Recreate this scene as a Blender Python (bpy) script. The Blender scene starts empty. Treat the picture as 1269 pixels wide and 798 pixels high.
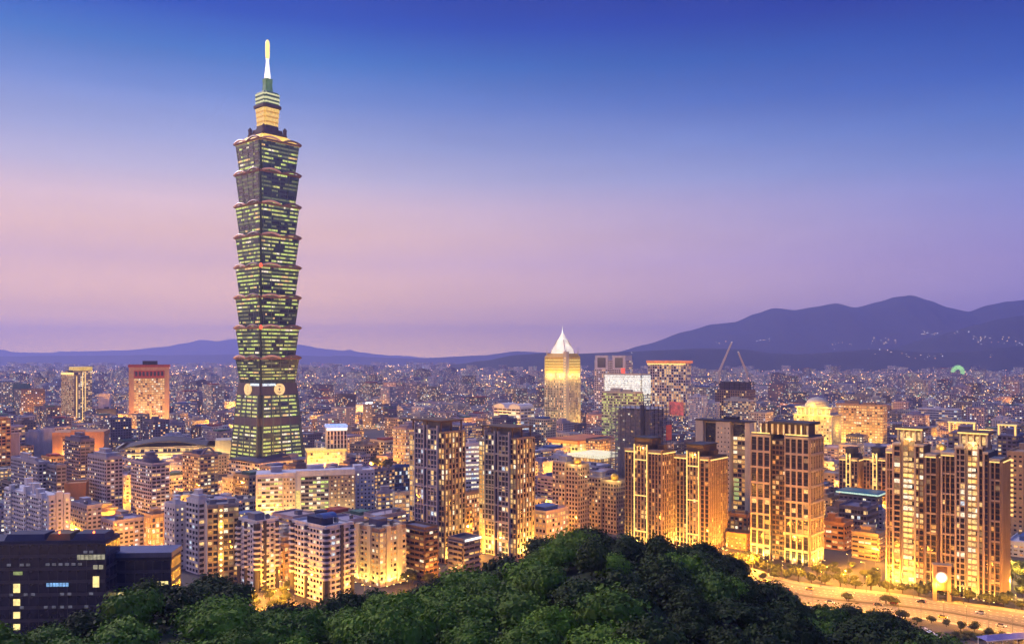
import bpy, math, random
from math import radians, sin, cos, pi, sqrt, atan2, floor
from mathutils import Vector, Matrix, noise

RND = random.Random(11)
sc = bpy.context.scene
col = sc.collection

# ------------------------------------------------------------------ camera
F, CX, HY, HC = 1053.0, 634.5, 440.0, 138.0     # focal length and horizon of the photo, camera height in metres
cam_d = bpy.data.cameras.new("camera")
cam = bpy.data.objects.new("camera", cam_d)
col.objects.link(cam)
cam.location = (0, 0, HC)
cam.rotation_euler = (radians(90), 0, 0)
cam_d.sensor_width = 36
cam_d.lens = F / 1269 * 36
cam_d.shift_y = (HY - 399) / 1269
cam_d.clip_start = 1
cam_d.clip_end = 60000
sc.camera = cam

# ------------------------------------------------------------------ dusk sky
def lin(c):
    return tuple((x / 255 / 12.92) if x / 255 <= 0.04045 else ((x / 255 + 0.055) / 1.055) ** 2.4 for x in c)

world = bpy.data.worlds.new("World")
sc.world = world
world.use_nodes = True
nt = world.node_tree
nt.nodes.clear()
def N(t, **k):
    n = nt.nodes.new(t)
    for a, b in k.items():
        setattr(n, a, b)
    return n
tc = N("ShaderNodeTexCoord")
sx = N("ShaderNodeSeparateXYZ")
nt.links.new(tc.outputs["Generated"], sx.inputs[0])
def sky_ramp(stops):
    r = N("ShaderNodeValToRGB")
    r.color_ramp.interpolation = 'LINEAR'
    el = r.color_ramp.elements
    while len(el) > 1:
        el.remove(el[-1])
    for i, (p, c) in enumerate(stops):
        e = el[0] if i == 0 else el.new(p)
        e.position = p
        e.color = (*c, 1)
    nt.links.new(sx.outputs["Z"], r.inputs[0])
    return r
rl = sky_ramp([(0, (4.0000, 2.2597, 0.3032)), (0.05, (1.6502, 0.9603, 0.3440)), (0.105, (0.9849, 0.6362, 0.5345)), (0.135, (0.9809, 0.6363, 0.4925)), (0.165, (0.8736, 0.6224, 0.5990)), (0.2, (0.5801, 0.5357, 0.6868)), (0.235, (0.3762, 0.4296, 0.6947)), (0.28, (0.1605, 0.2708, 0.6025)), (0.32, (0.0418, 0.1793, 0.5340)), (0.36, (.0, .075, .46)), (0.39, (.0, .05, .38)), (.5, (.025, .107, .515)), (.7, (.156, .263, .753)), (1, (.262, .352, .831))])
rr = sky_ramp([(0, (0.3986, 0.3537, 0.7418)), (0.05, (0.3842, 0.3408, 0.7148)), (0.1, (0.3624, 0.3215, 0.6744)), (0.15, (0.2214, 0.2808, 0.6833)), (0.2, (0.1078, 0.2292, 0.6169)), (0.24, (0.0342, 0.1446, 0.5114)), (0.28, (0.0000, 0.0825, 0.4474)), (0.32, (0.0000, 0.0486, 0.3650)), (0.36, (.0, .026, .30)), (0.39, (.0, .016, .22)), (.5, (.025, .107, .515)), (.7, (.156, .263, .753)), (1, (.262, .352, .831))])
mr = N("ShaderNodeMapRange")
mr.inputs[1].default_value = -0.22
mr.inputs[2].default_value = 0.62
nt.links.new(sx.outputs["X"], mr.inputs[0])
mx = N("ShaderNodeMix", data_type='RGBA')
nt.links.new(mr.outputs[0], mx.inputs[0])
nt.links.new(rl.outputs[0], mx.inputs[6])
nt.links.new(rr.outputs[0], mx.inputs[7])
bg = N("ShaderNodeBackground")
bg.inputs[1].default_value = 1.0
# afterglow low in the west, beyond the left edge of the photo
g1 = N("ShaderNodeMapRange"); g1.inputs[1].default_value = -0.52; g1.inputs[2].default_value = -0.95
nt.links.new(sx.outputs["X"], g1.inputs[0])
g2 = N("ShaderNodeMapRange"); g2.inputs[1].default_value = 0.55; g2.inputs[2].default_value = 0.0
nt.links.new(sx.outputs["Z"], g2.inputs[0])
gm = N("ShaderNodeMath", operation='MULTIPLY')
nt.links.new(g1.outputs[0], gm.inputs[0]); nt.links.new(g2.outputs[0], gm.inputs[1])
gs = N("ShaderNodeVectorMath", operation='SCALE')
gs.inputs[0].default_value = (1.7, 1.0, 1.0)
nt.links.new(gm.outputs[0], gs.inputs["Scale"])
ga = N("ShaderNodeVectorMath", operation='ADD')
nt.links.new(mx.outputs[2], ga.inputs[0]); nt.links.new(gs.outputs[0], ga.inputs[1])
# faint uneven streaks of thin cloud
cmap = N("ShaderNodeMapping"); cmap.inputs["Scale"].default_value = (1.6, 1.6, 11.0)
nt.links.new(tc.outputs["Generated"], cmap.inputs[0])
cno = N("ShaderNodeTexNoise"); cno.inputs["Scale"].default_value = 1.4; cno.inputs["Detail"].default_value = 6; cno.inputs["Roughness"].default_value = .6
nt.links.new(cmap.outputs[0], cno.inputs["Vector"])
cmr = N("ShaderNodeMapRange"); cmr.inputs[1].default_value = .3; cmr.inputs[2].default_value = .7; cmr.inputs[3].default_value = .93; cmr.inputs[4].default_value = 1.07
nt.links.new(cno.outputs[0], cmr.inputs[0])
csc = N("ShaderNodeVectorMath", operation='SCALE')
nt.links.new(ga.outputs[0], csc.inputs[0]); nt.links.new(cmr.outputs[0], csc.inputs["Scale"])
nt.links.new(csc.outputs[0], bg.inputs[0])
wo = N("ShaderNodeOutputWorld")
nt.links.new(bg.outputs[0], wo.inputs[0])

# last glow of the sunset, from the left, very soft
sd = bpy.data.lights.new("sun", 'SUN')
sd.energy = 2.8
sd.angle = radians(12)
sd.color = (1.0, 0.84, 0.86)
sun = bpy.data.objects.new("sun", sd)
col.objects.link(sun)
sun.rotation_euler = Vector((0.66, -0.50, -0.56)).to_track_quat('-Z', 'Y').to_euler()

# ------------------------------------------------------------------ render settings
sc.view_settings.view_transform = 'Standard'
sc.view_settings.look = 'None'
sc.view_settings.exposure = 0.08
sc.view_settings.gamma = 1.0
cy = sc.cycles
cy.max_bounces = 3
cy.diffuse_bounces = 2
cy.glossy_bounces = 2
cy.transmission_bounces = 2
cy.volume_bounces = 0
cy.transparent_max_bounces = 4
cy.caustics_reflective = False
cy.caustics_refractive = False
cy.sample_clamp_indirect = 3
cy.use_adaptive_sampling = True
cy.adaptive_threshold = 0.03
cy.use_denoising = True
cy.use_light_tree = True

# ------------------------------------------------------------------ helpers
def PX(px, Y):
    return (px - CX) / F * Y
def PZ(py, Y):
    return HC - (py - HY) / F * Y
def GY(py):
    return HC * F / (py - HY)

class MB:
    """collects faces; build() links them as one mesh object"""
    def __init__(s):
        s.v, s.f, s.m = [], [], []
    def face(s, pts, m=0):
        n = len(s.v)
        s.v += [tuple(p) for p in pts]
        s.f.append(tuple(range(n, n + len(pts))))
        s.m.append(m)
    def box(s, x0, x1, y0, y1, z0, z1, m=0):
        n = len(s.v)
        s.v += [(x0, y0, z0), (x1, y0, z0), (x1, y1, z0), (x0, y1, z0), (x0, y0, z1), (x1, y0, z1), (x1, y1, z1), (x0, y1, z1)]
        for q in ((0, 1, 5, 4), (1, 2, 6, 5), (2, 3, 7, 6), (3, 0, 4, 7), (4, 5, 6, 7), (3, 2, 1, 0)):
            s.f.append(tuple(n + i for i in q))
            s.m.append(m)
    def loft(s, rings, m=0, cap0=True, cap1=True):
        n, k = len(s.v), len(rings[0])
        for r in rings:
            s.v += [tuple(p) for p in r]
        for i in range(len(rings) - 1):
            for j in range(k):
                a, b = n + i * k + j, n + i * k + (j + 1) % k
                s.f.append((a, b, b + k, a + k))
                s.m.append(m)
        if cap0:
            s.f.append(tuple(n + k - 1 - j for j in range(k)))
            s.m.append(m)
        if cap1:
            e = n + (len(rings) - 1) * k
            s.f.append(tuple(e + j for j in range(k)))
            s.m.append(m)
    def prism(s, poly, z0, z1, m=0):
        s.loft([[(x, y, z0) for x, y in poly], [(x, y, z1) for x, y in poly]], m)
    def tube(s, p0, p1, r0, r1=None, n=6, m=0):
        r1 = r0 if r1 is None else r1
        p0, p1 = Vector(p0), Vector(p1)
        d = (p1 - p0).normalized()
        a = d.orthogonal().normalized()
        b = d.cross(a)
        s.loft([[p + r * (cos(2 * pi * i / n) * a + sin(2 * pi * i / n) * b) for i in range(n)] for p, r in ((p0, r0), (p1, r1))], m)
    def path(s, pts, r, n=6, m=0):
        pts = [Vector(p) for p in pts]
        rings = []
        for i, p in enumerate(pts):
            d = (pts[min(i + 1, len(pts) - 1)] - pts[max(i - 1, 0)]).normalized()
            a = d.cross(Vector((0, 0, 1)))
            a = a.normalized() if a.length > 1e-4 else Vector((1, 0, 0))
            b = a.cross(d)
            rr_ = r[i] if isinstance(r, (list, tuple)) else r
            rings.append([p + rr_ * (cos(2 * pi * k / n) * a + sin(2 * pi * k / n) * b) for k in range(n)])
        s.loft(rings, m)
    def lathe(s, prof, n=16, c=(0, 0), m=0):
        s.loft([[(c[0] + r * cos(2 * pi * i / n), c[1] + r * sin(2 * pi * i / n), z) for i in range(n)] for r, z in prof], m)
    def build(s, name, mats, parent=None, smooth=False):
        me = bpy.data.meshes.new(name)
        me.from_pydata(s.v, [], s.f)
        for m in (mats if isinstance(mats, (list, tuple)) else [mats]):
            me.materials.append(m)
        if any(s.m):
            me.polygons.foreach_set("material_index", s.m)
        if smooth:
            me.polygons.foreach_set("use_smooth", [True] * len(s.f))
        me.update()
        o = bpy.data.objects.new(name, me)
        col.objects.link(o)
        if parent is not None:
            o.parent = parent
        return o

def tag(o, label=None, cat=None, group=None, kind=None):
    if label: o["label"] = label
    if cat: o["category"] = cat
    if group: o["group"] = group
    if kind: o["kind"] = kind
    return o
def empty(name, loc=(0, 0, 0), rz=0.0, label=None, cat=None, group=None):
    o = bpy.data.objects.new(name, None)
    o.empty_display_size = 0.5
    col.objects.link(o)
    o.location = loc
    o.rotation_euler = (0, 0, rz)
    return tag(o, label, cat, group)

# ------------------------------------------------------------------ materials
MAT = {}
def new_mat(name):
    m = bpy.data.materials.new(name)
    m.use_nodes = True
    n = m.node_tree
    p = n.nodes["Principled BSDF"]
    return m, n, p
def wall(name, c, rough=0.8, var=0.28, scale=0.25, metal=0.0, spec=0.3):
    """painted / tiled / concrete wall: base colour broken up by blotches and rain streaks"""
    if name in MAT: return MAT[name]
    m, n, p = new_mat(name)
    t = n.nodes.new("ShaderNodeTexCoord")
    mp = n.nodes.new("ShaderNodeMapping")
    mp.inputs["Scale"].default_value = (1, 1, 0.18)
    no = n.nodes.new("ShaderNodeTexNoise")
    no.inputs["Scale"].default_value = scale
    no.inputs["Detail"].default_value = 5
    no.inputs["Roughness"].default_value = 0.7
    n.links.new(t.outputs["Object"], mp.inputs[0])
    n.links.new(mp.outputs[0], no.inputs["Vector"])
    oi = n.nodes.new("ShaderNodeObjectInfo")
    mrn = n.nodes.new("ShaderNodeMapRange")
    mrn.inputs[1].default_value = 0.3
    mrn.inputs[2].default_value = 0.7
    mrn.inputs[3].default_value = 1 - var
    mrn.inputs[4].default_value = 1 + var * 0.35
    n.links.new(no.outputs[0], mrn.inputs[0])
    vm = n.nodes.new("ShaderNodeVectorMath")
    vm.operation = 'SCALE'
    vm.inputs[0].default_value = c
    n.links.new(mrn.outputs[0], vm.inputs["Scale"])
    n.links.new(vm.outputs[0], p.inputs["Base Color"])
    p.inputs["Roughness"].default_value = rough
    p.inputs["Metallic"].default_value = metal
    p.inputs["Specular IOR Level"].default_value = spec
    MAT[name] = m
    return m
def glass(name, c, rough=0.12):
    if name in MAT: return MAT[name]
    m, n, p = new_mat(name)
    t = n.nodes.new("ShaderNodeTexCoord")
    no = n.nodes.new("ShaderNodeTexNoise")
    no.inputs["Scale"].default_value = 0.6
    n.links.new(t.outputs["Object"], no.inputs["Vector"])
    mxn = n.nodes.new("ShaderNodeMix")
    mxn.data_type = 'RGBA'
    mxn.inputs[6].default_value = (*[x * 0.6 for x in c], 1)
    mxn.inputs[7].default_value = (*[x * 1.5 for x in c], 1)
    n.links.new(no.outputs[0], mxn.inputs[0])
    n.links.new(mxn.outputs[2], p.inputs["Base Color"])
    p.inputs["Roughness"].default_value = rough
    p.inputs["Specular IOR Level"].default_value = 0.8
    MAT[name] = m
    return m
def emit(name, c, s, var=0.6, base=(0.1, 0.09, 0.07), scale=0.9, sample=False):
    """a lit window, a lamp, or a wall or roof given its own glow: light with uneven brightness (curtains, furniture, tubes)"""
    if name in MAT: return MAT[name]
    m, n, p = new_mat(name)
    t = n.nodes.new("ShaderNodeTexCoord")
    no = n.nodes.new("ShaderNodeTexNoise")
    no.inputs["Scale"].default_value = scale
    no.inputs["Detail"].default_value = 3
    g = n.nodes.new("ShaderNodeNewGeometry")
    n.links.new(g.outputs["Position"], no.inputs["Vector"])
    mrn = n.nodes.new("ShaderNodeMapRange")
    mrn.inputs[1].default_value = 0.3
    mrn.inputs[2].default_value = 0.7
    mrn.inputs[3].default_value = s * (1 - var)
    mrn.inputs[4].default_value = s * (1 + var)
    n.links.new(no.outputs[0], mrn.inputs[0])
    p.inputs["Base Color"].default_value = (*base, 1)
    p.inputs["Emission Color"].default_value = (*c, 1)
    n.links.new(mrn.outputs[0], p.inputs["Emission Strength"])
    p.inputs["Roughness"].default_value = 0.4
    if not sample:
        m.cycles.emission_sampling = 'NONE'
    MAT[name] = m
    return m

W = {k: wall("wall " + k, c) for k, c in dict(
    white=(.62, .58, .60), lilac=(.40, .36, .40), grey=(.24, .22, .25), beige=(.48, .39, .31), pink=(.42, .32, .25), salmon=(.58, .33, .17),
    brown=(.20, .115, .075), tan=(.40, .27, .17), dark=(.055, .05, .06), cream=(.58, .50, .38), violet=(.17, .15, .20), concrete=(.34, .32, .32),
    bronze=(.14, .085, .05), navy=(.028, .034, .085), red=(.38, .07, .04), green=(.09, .17, .12), blue=(.07, .13, .32), orange=(.55, .25, .09)).items()}
GILD = wall("gilded dome", (.62, .38, .08), .35, metal=.4)
ROOF = wall("roof concrete", (.20, .19, .21))
METAL = wall("dull metal", (.18, .18, .20), 0.45, metal=0.6)
GOLDG = emit("lit window yellow green", (.78, .80, .20), 0.75)
GL = glass("dark glass", (.020, .022, .030))
GLB = glass("blue glass", (.030, .045, .085))
GLN = glass("navy glass", (.012, .014, .045), 0.2)
L_WARM = emit("lit window warm", (1.0, .62, .22), 0.95)
L_AMB = emit("lit window amber", (1.0, .46, .10), 0.65)
L_WHT = emit("lit window white", (1.0, .88, .62), 1.1)
L_COOL = emit("lit window cool", (.72, .86, 1.0), 0.8)
L_GRN = emit("lit window greenish", (.72, .88, .20), 0.85)
L_DIM = emit("lit window dim", (.9, .55, .25), 0.22)
L_GDIM = emit("lit window dim green", (.45, .60, .22), 0.22)
STRIP = emit("light strip", (1.0, .62, .17), 1.5, 0.25)
STRIPW = emit("white light strip", (1.0, .93, .80), 1.6, 0.2)
GOLD = emit("gold with floodlight glow", (1.0, .66, .12), 0.55, 0.5, (.5, .34, .08), 0.35)  # floodlight on a gold crown, put into its own emission
PAL = {   # chance of each pane kind
    'warm': [(GL, .70), (L_DIM, .10), (L_AMB, .07), (L_WARM, .10), (L_WHT, .03)],
    'dark': [(GL, .88), (L_DIM, .05), (L_AMB, .03), (L_WARM, .04)],
    'rich': [(GL, .42), (L_DIM, .14), (L_AMB, .16), (L_WARM, .22), (L_WHT, .06)],
    'office': [(GL, .38), (L_GDIM, .14), (L_GRN, .22), (L_WHT, .20), (L_WARM, .06)],
    'gold': [(GL, .12), (L_DIM, .10), (L_AMB, .34), (L_WARM, .36), (L_WHT, .08)],
    'white': [(GL, .15), (L_WHT, .70), (L_COOL, .15)],
    'blue': [(GLB, .78), (L_DIM, .05), (L_WARM, .08), (L_COOL, .06), (L_WHT, .03)],
    'grey': [(GL, .80), (L_COOL, .05), (L_WARM, .09), (L_WHT, .06)],
    'green': [(GL, .25), (L_GDIM, .35), (L_GRN, .40)],
    'navy': [(GLN, 1.0)],
}
def pick(pal, r=RND):
    x = r.random()
    for m, p in PAL[pal]:
        x -= p
        if x <= 0:
            return m
    return PAL[pal][0][0]

# ------------------------------------------------------------------ buildings
PHI = radians(48.7)              # the street grid: right-hand faces look east, left-hand faces look south
PANE = {}
def pane_mesh(mat):
    """a unit window: 1 wide, 1 high, 1 deep, hung in front of y = 0"""
    if mat.name not in PANE:
        b = MB()
        b.box(-.5, .5, -1, 0, 0, 1)
        o = b.build("window", mat)
        PANE[mat.name] = o.data
        bpy.data.objects.remove(o)
    return PANE[mat.name]

FOOT = []      # footprints taken: (cx, cy, radius)
HERO = []      # (px0, px1, top py, Y)
def ends(x0, xc, x1, Y, phi):
    Cx, Cy = PX(xc, Y), Y
    k0, k1 = (x0 - CX) / F, (x1 - CX) / F
    wr = (k1 * Cy - Cx) / (cos(phi) - k1 * sin(phi)) if x1 > xc else 0
    wl = (Cx - k0 * Cy) / (sin(phi) + k0 * cos(phi)) if x0 < xc else 0
    return Cx, Cy, wr, wl

class Building:
    def __init__(s, name, label, cat, x0, xc, x1, ytop, Y, phi=PHI, depth=22, group=None):
        Cx, Cy, wr, wl = ends(x0, xc, x1, Y, phi)
        s.wr, s.wl = (wr or depth), (wl or depth)
        s.h = PZ(ytop, Y)
        s.Y = Y
        s.root = empty(name, (Cx, Cy, 0), phi, label, cat, group)
        s.win, s.parts = [], {}
        mx_, my_ = s.wr / 2, s.wl / 2
        FOOT.append((Cx + mx_ * cos(phi) - my_ * sin(phi), Cy + mx_ * sin(phi) + my_ * cos(phi), sqrt(mx_ * mx_ + my_ * my_)))
        HERO.append((x0, x1, ytop, Y))
    def mb(s, name, mat):
        k = (name, mat.name)
        if k not in s.parts:
            s.parts[k] = (MB(), mat)
        return s.parts[k][0]
    def add(s, name, mat, fn, smooth=False):
        b = MB()
        fn(b)
        return b.build(name, mat, s.root, smooth)
    def facade(s, face, u0, u1, z0, z1, at, fh, bw, pw, pd, sh, sd, pal, mat, lit_cols=(), skip=None, litpal='gold', hmat=None):
        """panes behind a relief of piers and floor slabs. face: R (looks -y at y=at), L (looks -x at x=at), B (looks +x at x=at)"""
        w, hh = u1 - u0, z1 - z0
        nf, nb = max(1, round(hh / fh)), max(1, round(w / bw))
        fh, bw = hh / nf, w / nb
        fv = s.mb("facade_frame", mat)
        fh_ = s.mb("spandrel", hmat) if hmat else fv
        def bx(ua, ub, za, zb, d, fr):
            if face == 'R': fr.box(ua, ub, at - d, at, za, zb)
            elif face == 'L': fr.box(at - d, at, ua, ub, za, zb)
            else: fr.box(at, at + d, ua, ub, za, zb)
        if pw > 0:
            for j in range(nb + 1):
                c = u0 + j * bw
                bx(max(u0, c - pw / 2), min(u1, c + pw / 2), z0, z1, pd, fv)
        if sh > 0:
            for i in range(nf + 1):
                c = z0 + i * fh
                bx(u0, u1, max(z0, c - sh * .35), min(z1, c + sh * .65), sd, fh_)
        dim = {}
        for i in range(nf):
            for j in range(nb):
                if skip and skip(i, j, nf, nb):
                    continue
                mat_ = pick(litpal if j in lit_cols else pal)
                s.win.append((z0 + i * fh + sh * .65, face, at, u0 + (j + .5) * bw, max(.3, bw - pw), max(.4, fh - sh), mat_))
    def block(s, x0, x1, y0, y1, z0, z1, mat, fh=3.3, bw=3.2, pw=.7, pd=.45, sh=1.2, sd=.3, pal='warm', faces='RL', frame=None, margin=0.0, **k):
        s.mb("wall", mat).box(x0, x1, y0, y1, z0, z1)
        fm = frame or mat
        top = z1 - 1.0
        if 'R' in faces: s.facade('R', x0 + margin, x1 - margin, z0, top, y0, fh, bw, pw, pd, sh, sd, pal, fm, **k)
        if 'L' in faces: s.facade('L', y0 + margin, y1 - margin, z0, top, x0, fh, bw, pw, pd, sh, sd, pal, fm, **k)
        if 'B' in faces: s.facade('B', y0 + margin, y1 - margin, z0, top, x1, fh, bw, pw, pd, sh, sd, pal, fm, **k)
    def parapet(s, x0, x1, y0, y1, z, mat, h=1.3, t=.4, name="parapet"):
        b = s.mb(name, mat)
        b.box(x0 - .15, x1 + .15, y0 - .15, y0 + t, z - .3, z + h)
        b.box(x0 - .15, x1 + .15, y1 - t, y1 + .15, z - .3, z + h)
        b.box(x0 - .15, x0 + t, y0 + t, y1 - t, z - .3, z + h)
        b.box(x1 - t, x1 + .15, y0 + t, y1 - t, z - .3, z + h)
    def roof_hut(s, fx, fy, w, d, z, h, mat, name="roof_hut"):
        x, y = s.wr * fx, s.wl * fy
        b = MB()
        b.box(x - w / 2, x + w / 2, y - d / 2, y + d / 2, z, z + h)
        b.box(x - w / 2 - .3, x + w / 2 + .3, y - d / 2 - .3, y + d / 2 + .3, z + h, z + h + .35)
        return b.build(name, mat, s.root)
    def tank(s, fx, fy, z, r=1.4, h=2.4):
        b = MB()
        x, y = s.wr * fx, s.wl * fy
        b.lathe([(r, z + .6), (r, z + .6 + h), (r * .5, z + 1.0 + h)], 10, (x, y))
        for a in range(4):
            b.tube((x + r * .7 * cos(a * pi / 2), y + r * .7 * sin(a * pi / 2), z), (x + r * .7 * cos(a * pi / 2), y + r * .7 * sin(a * pi / 2), z + .6), .12)
        return b.build("water_tank", METAL, s.root)
    def mast(s, fx, fy, z, h):
        b = MB()
        x, y = s.wr * fx, s.wl * fy
        b.tube((x, y, z), (x, y, z + h), .35, .12, 5)
        for k in range(3):
            b.tube((x - .9, y, z + h * (.5 + .15 * k)), (x + .9, y, z + h * (.5 + .15 * k)), .08, .08, 4)
        return b.build("roof_mast", METAL, s.root)
    def strip(s, face, u, z0, z1, at, w=.5, d=.75, mat=None, name="light_strip"):
        b = MB()
        if face == 'R': b.box(u - w / 2, u + w / 2, at - d, at - d + .25, z0, z1)
        elif face == 'L': b.box(at - d, at - d + .25, u - w / 2, u + w / 2, z0, z1)
        return b.build(name, mat or STRIP, s.root)
    def aircons(s, n, r=RND):
        """air conditioner boxes hung under some windows"""
        c = [q for q in s.win if q[1] in 'RL']
        for z, face, at, u, w, h, m in r.sample(c, min(n, len(c))):
            b = MB()
            if face == 'R': b.box(u - .45, u + .45, at - .95, at - .35, z - .75, z - .1)
            else: b.box(at - .95, at - .35, u - .45, u + .45, z - .75, z - .1)
            b.build("air_conditioner", W['white'] if r.random() < .6 else METAL, s.root)
    def finish(s, n_single=100, rows=False):
        for (name, _), (b, mat) in s.parts.items():
            b.build(name, mat, s.root)
        wins = sorted(s.win, key=lambda a: -a[0])
        def merged(ws, name):
            b, ms = MB(), []
            for z, face, at, u, w, h, m in ws:
                if m not in ms: ms.append(m)
                k = ms.index(m)
                if face == 'R': b.box(u - w / 2, u + w / 2, at - .06, at + .02, z, z + h, k)
                elif face == 'L': b.box(at - .06, at + .02, u - w / 2, u + w / 2, z, z + h, k)
                else: b.box(at - .02, at + .06, u - w / 2, u + w / 2, z, z + h, k)
            return b.build(name, ms, s.root)
        if rows:
            d = {}
            for q in wins:
                d.setdefault(round(q[0], 1), []).append(q)
            keys = sorted(d, reverse=True)
            for k in keys[:60]:
                merged(d[k], "window_row")
            rest = [q for k in keys[60:] for q in d[k]]
        else:
            for z, face, at, u, w, h, m in wins[:n_single]:
                o = bpy.data.objects.new("window", pane_mesh(m))
                col.objects.link(o)
                o.parent = s.root
                o.scale = (w, .06, h)
                if face == 'R': o.location = (u, at, z)
                elif face == 'L': o.location, o.rotation_euler = (at, u, z), (0, 0, -pi / 2)
                else: o.location, o.rotation_euler = (at, u, z), (0, 0, pi / 2)
            rest = wins[n_single:]
        if rest:
            tag(merged(rest, "window_pane_mass"), kind="stuff")
        return s

# ------------------------------------------------------------------ ground, hill, mountains
def lerp_tab(tab, x):
    if x <= tab[0][0]: return tab[0][1:]
    for a, b in zip(tab, tab[1:]):
        if x <= b[0]:
            t = (x - a[0]) / (b[0] - a[0])
            t = t * t * (3 - 2 * t) * .5 + t * .5
            return tuple(p + (q - p) * t for p, q in zip(a[1:], b[1:]))
    return tab[-1][1:]

def leafy(name, dark, light, rough=0.75):
    m, n, p = new_mat(name)
    oi = n.nodes.new("ShaderNodeObjectInfo")
    g = n.nodes.new("ShaderNodeNewGeometry")
    no = n.nodes.new("ShaderNodeTexNoise")
    no.inputs["Scale"].default_value = 0.35
    no.inputs["Detail"].default_value = 4
    n.links.new(g.outputs["Position"], no.inputs["Vector"])
    ad = n.nodes.new("ShaderNodeMath"); ad.operation = 'MULTIPLY_ADD'
    ad.inputs[1].default_value = 0.55
    n.links.new(oi.outputs["Random"], ad.inputs[0])
    n.links.new(no.outputs[0], ad.inputs[2])
    sb = n.nodes.new("ShaderNodeMath"); sb.operation = 'SUBTRACT'
    sb.inputs[1].default_value = 0.25
    n.links.new(ad.outputs[0], sb.inputs[0])
    mxn = n.nodes.new("ShaderNodeMix"); mxn.data_type = 'RGBA'
    mxn.inputs[6].default_value = (*dark, 1)
    mxn.inputs[7].default_value = (*light, 1)
    n.links.new(sb.outputs[0], mxn.inputs[0])
    n.links.new(mxn.outputs[2], p.inputs["Base Color"])
    p.inputs["Roughness"].default_value = rough
    p.inputs["Specular IOR Level"].default_value = 0.25
    return m
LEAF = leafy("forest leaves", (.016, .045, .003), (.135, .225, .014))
LEAFB = leafy("highlight forest leaves", (.018, .054, .003), (.18, .30, .016))  # brighter copy: highlights of the slope put into the leaf colour
LEAFD = leafy("shade forest leaves", (.008, .018, .003), (.045, .075, .009))  # darker copy: shade of the knoll's road side put into leaf colour
LEAFC = leafy("street tree leaves", (.04, .05, .015), (.08, .09, .03))
BARK = wall("bark", (.09, .065, .045), 0.9)
UNDER = leafy("undergrowth", (.008, .013, .005), (.022, .032, .010))

asph = wall("city ground", (.075, .07, .075), 0.85, 0.35, 0.02)
g = MB()
g.face([(-40000, -600, 0), (40000, -600, 0), (40000, 45000, 0), (-40000, 45000, 0)])
tag(g.build("ground", asph), kind="structure")

CREST = [(-120, 805, 165), (-40, 800, 170), (20, 793, 180), (60, 770, 190), (130, 736, 205), (175, 722, 214), (220, 710, 220), (255, 704, 228), (285, 716, 236), (325, 750, 244), (360, 752, 250),
         (440, 739, 262), (500, 726, 268), (540, 719, 270), (580, 710, 272), (625, 688, 272), (660, 671, 272), (700, 654, 272), (740, 645, 272), (800, 652, 275),
         (850, 663, 280), (880, 674, 285), (905, 690, 290), (933, 705, 298), (960, 726, 304), (989, 744, 312), (1020, 753, 322), (1050, 753, 332), (1112, 765, 345), (1135, 781, 352), (1165, 806, 356), (1200, 824, 358), (1330, 850, 360), (1500, 880, 360)]
TREE_H = 8.5
def canopy(px, Y):
    py, Yc = lerp_tab(CREST, px)
    zc = PZ(py, Yc)
    if Y <= 140: return 88 + (140 - Y) * 0.36
    if Y <= Yc:
        t = (Y - 140) / (Yc - 140)
        return 88 + (zc - 88) * t + 3.0 * sin(pi * t)
    return zc - (Y - Yc) * 0.75
def hill_z(px, Y):
    x = PX(px, Y)
    return max(-1.0, canopy(px, Y) - TREE_H + 1.6 * noise.noise((x * .03, Y * .03, 1.7)))
hb = MB()
pxs = list(range(-260, 1561, 14))
Ys = [18, 40, 70, 100, 125] + list(range(140, 448, 6))
nX = len(pxs)
for Y in Ys:
    for px in pxs:
        hb.v.append((PX(px, Y), Y, hill_z(px, Y)))
for i in range(len(Ys) - 1):
    for j in range(nX - 1):
        a = i * nX + j
        if max(hb.v[k][2] for k in (a, a + 1, a + nX, a + nX + 1)) <= -1.0: continue
        hb.f.append((a, a + 1, a + 1 + nX, a + nX)); hb.m.append(0)
tag(hb.build("hill", UNDER, smooth=True), kind="structure")

def ridge(name, tab, Y, depth, mat, seed, amp):
    """a mountain range: a crest that follows the table, foothills towards the city, a back slope"""
    b = MB()
    xs = list(range(int(tab[0][0]), int(tab[-1][0]) + 1, 4))
    prof = [(-1.0, 0.0), (-.72, .16), (-.48, .40), (-.28, .62), (-.12, .84), (0, 1.0), (.3, .7), (.8, 0)]
    for dy, k in prof:
        for px in xs:
            py = lerp_tab(tab, px)[0]
            x = PX(px, Y)
            z = PZ(py, Y)
            yy = Y + dy * depth
            rough = 2.0 * amp * (noise.fractal((x * .0011, yy * .0011, seed), 1.0, 2.1, 5) if dy else .5 * noise.fractal((x * .0011, yy * .0011, seed), 1.0, 2.1, 5))
            rough += .35 * amp * noise.fractal((x * .0045, yy * .0045, seed + 3), 1.0, 2.1, 4)
            zz = max(-5, z * k + rough * (0.25 if dy == 0 else 1.0) * min(1, k + .1) * (1 if k < 1 else .5))
            b.v.append((x, yy, zz if k > 0 else -5))
    n = len(xs)
    for i in range(len(prof) - 1):
        for j in range(n - 1):
            a = i * n + j
            b.f.append((a, a + 1, a + 1 + n, a + n)); b.m.append(0)
    return tag(b.build(name, mat, smooth=True), kind="structure")
WOOD = leafy("mountain woods", (.020, .026, .016), (.034, .040, .024), 0.95)
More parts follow.
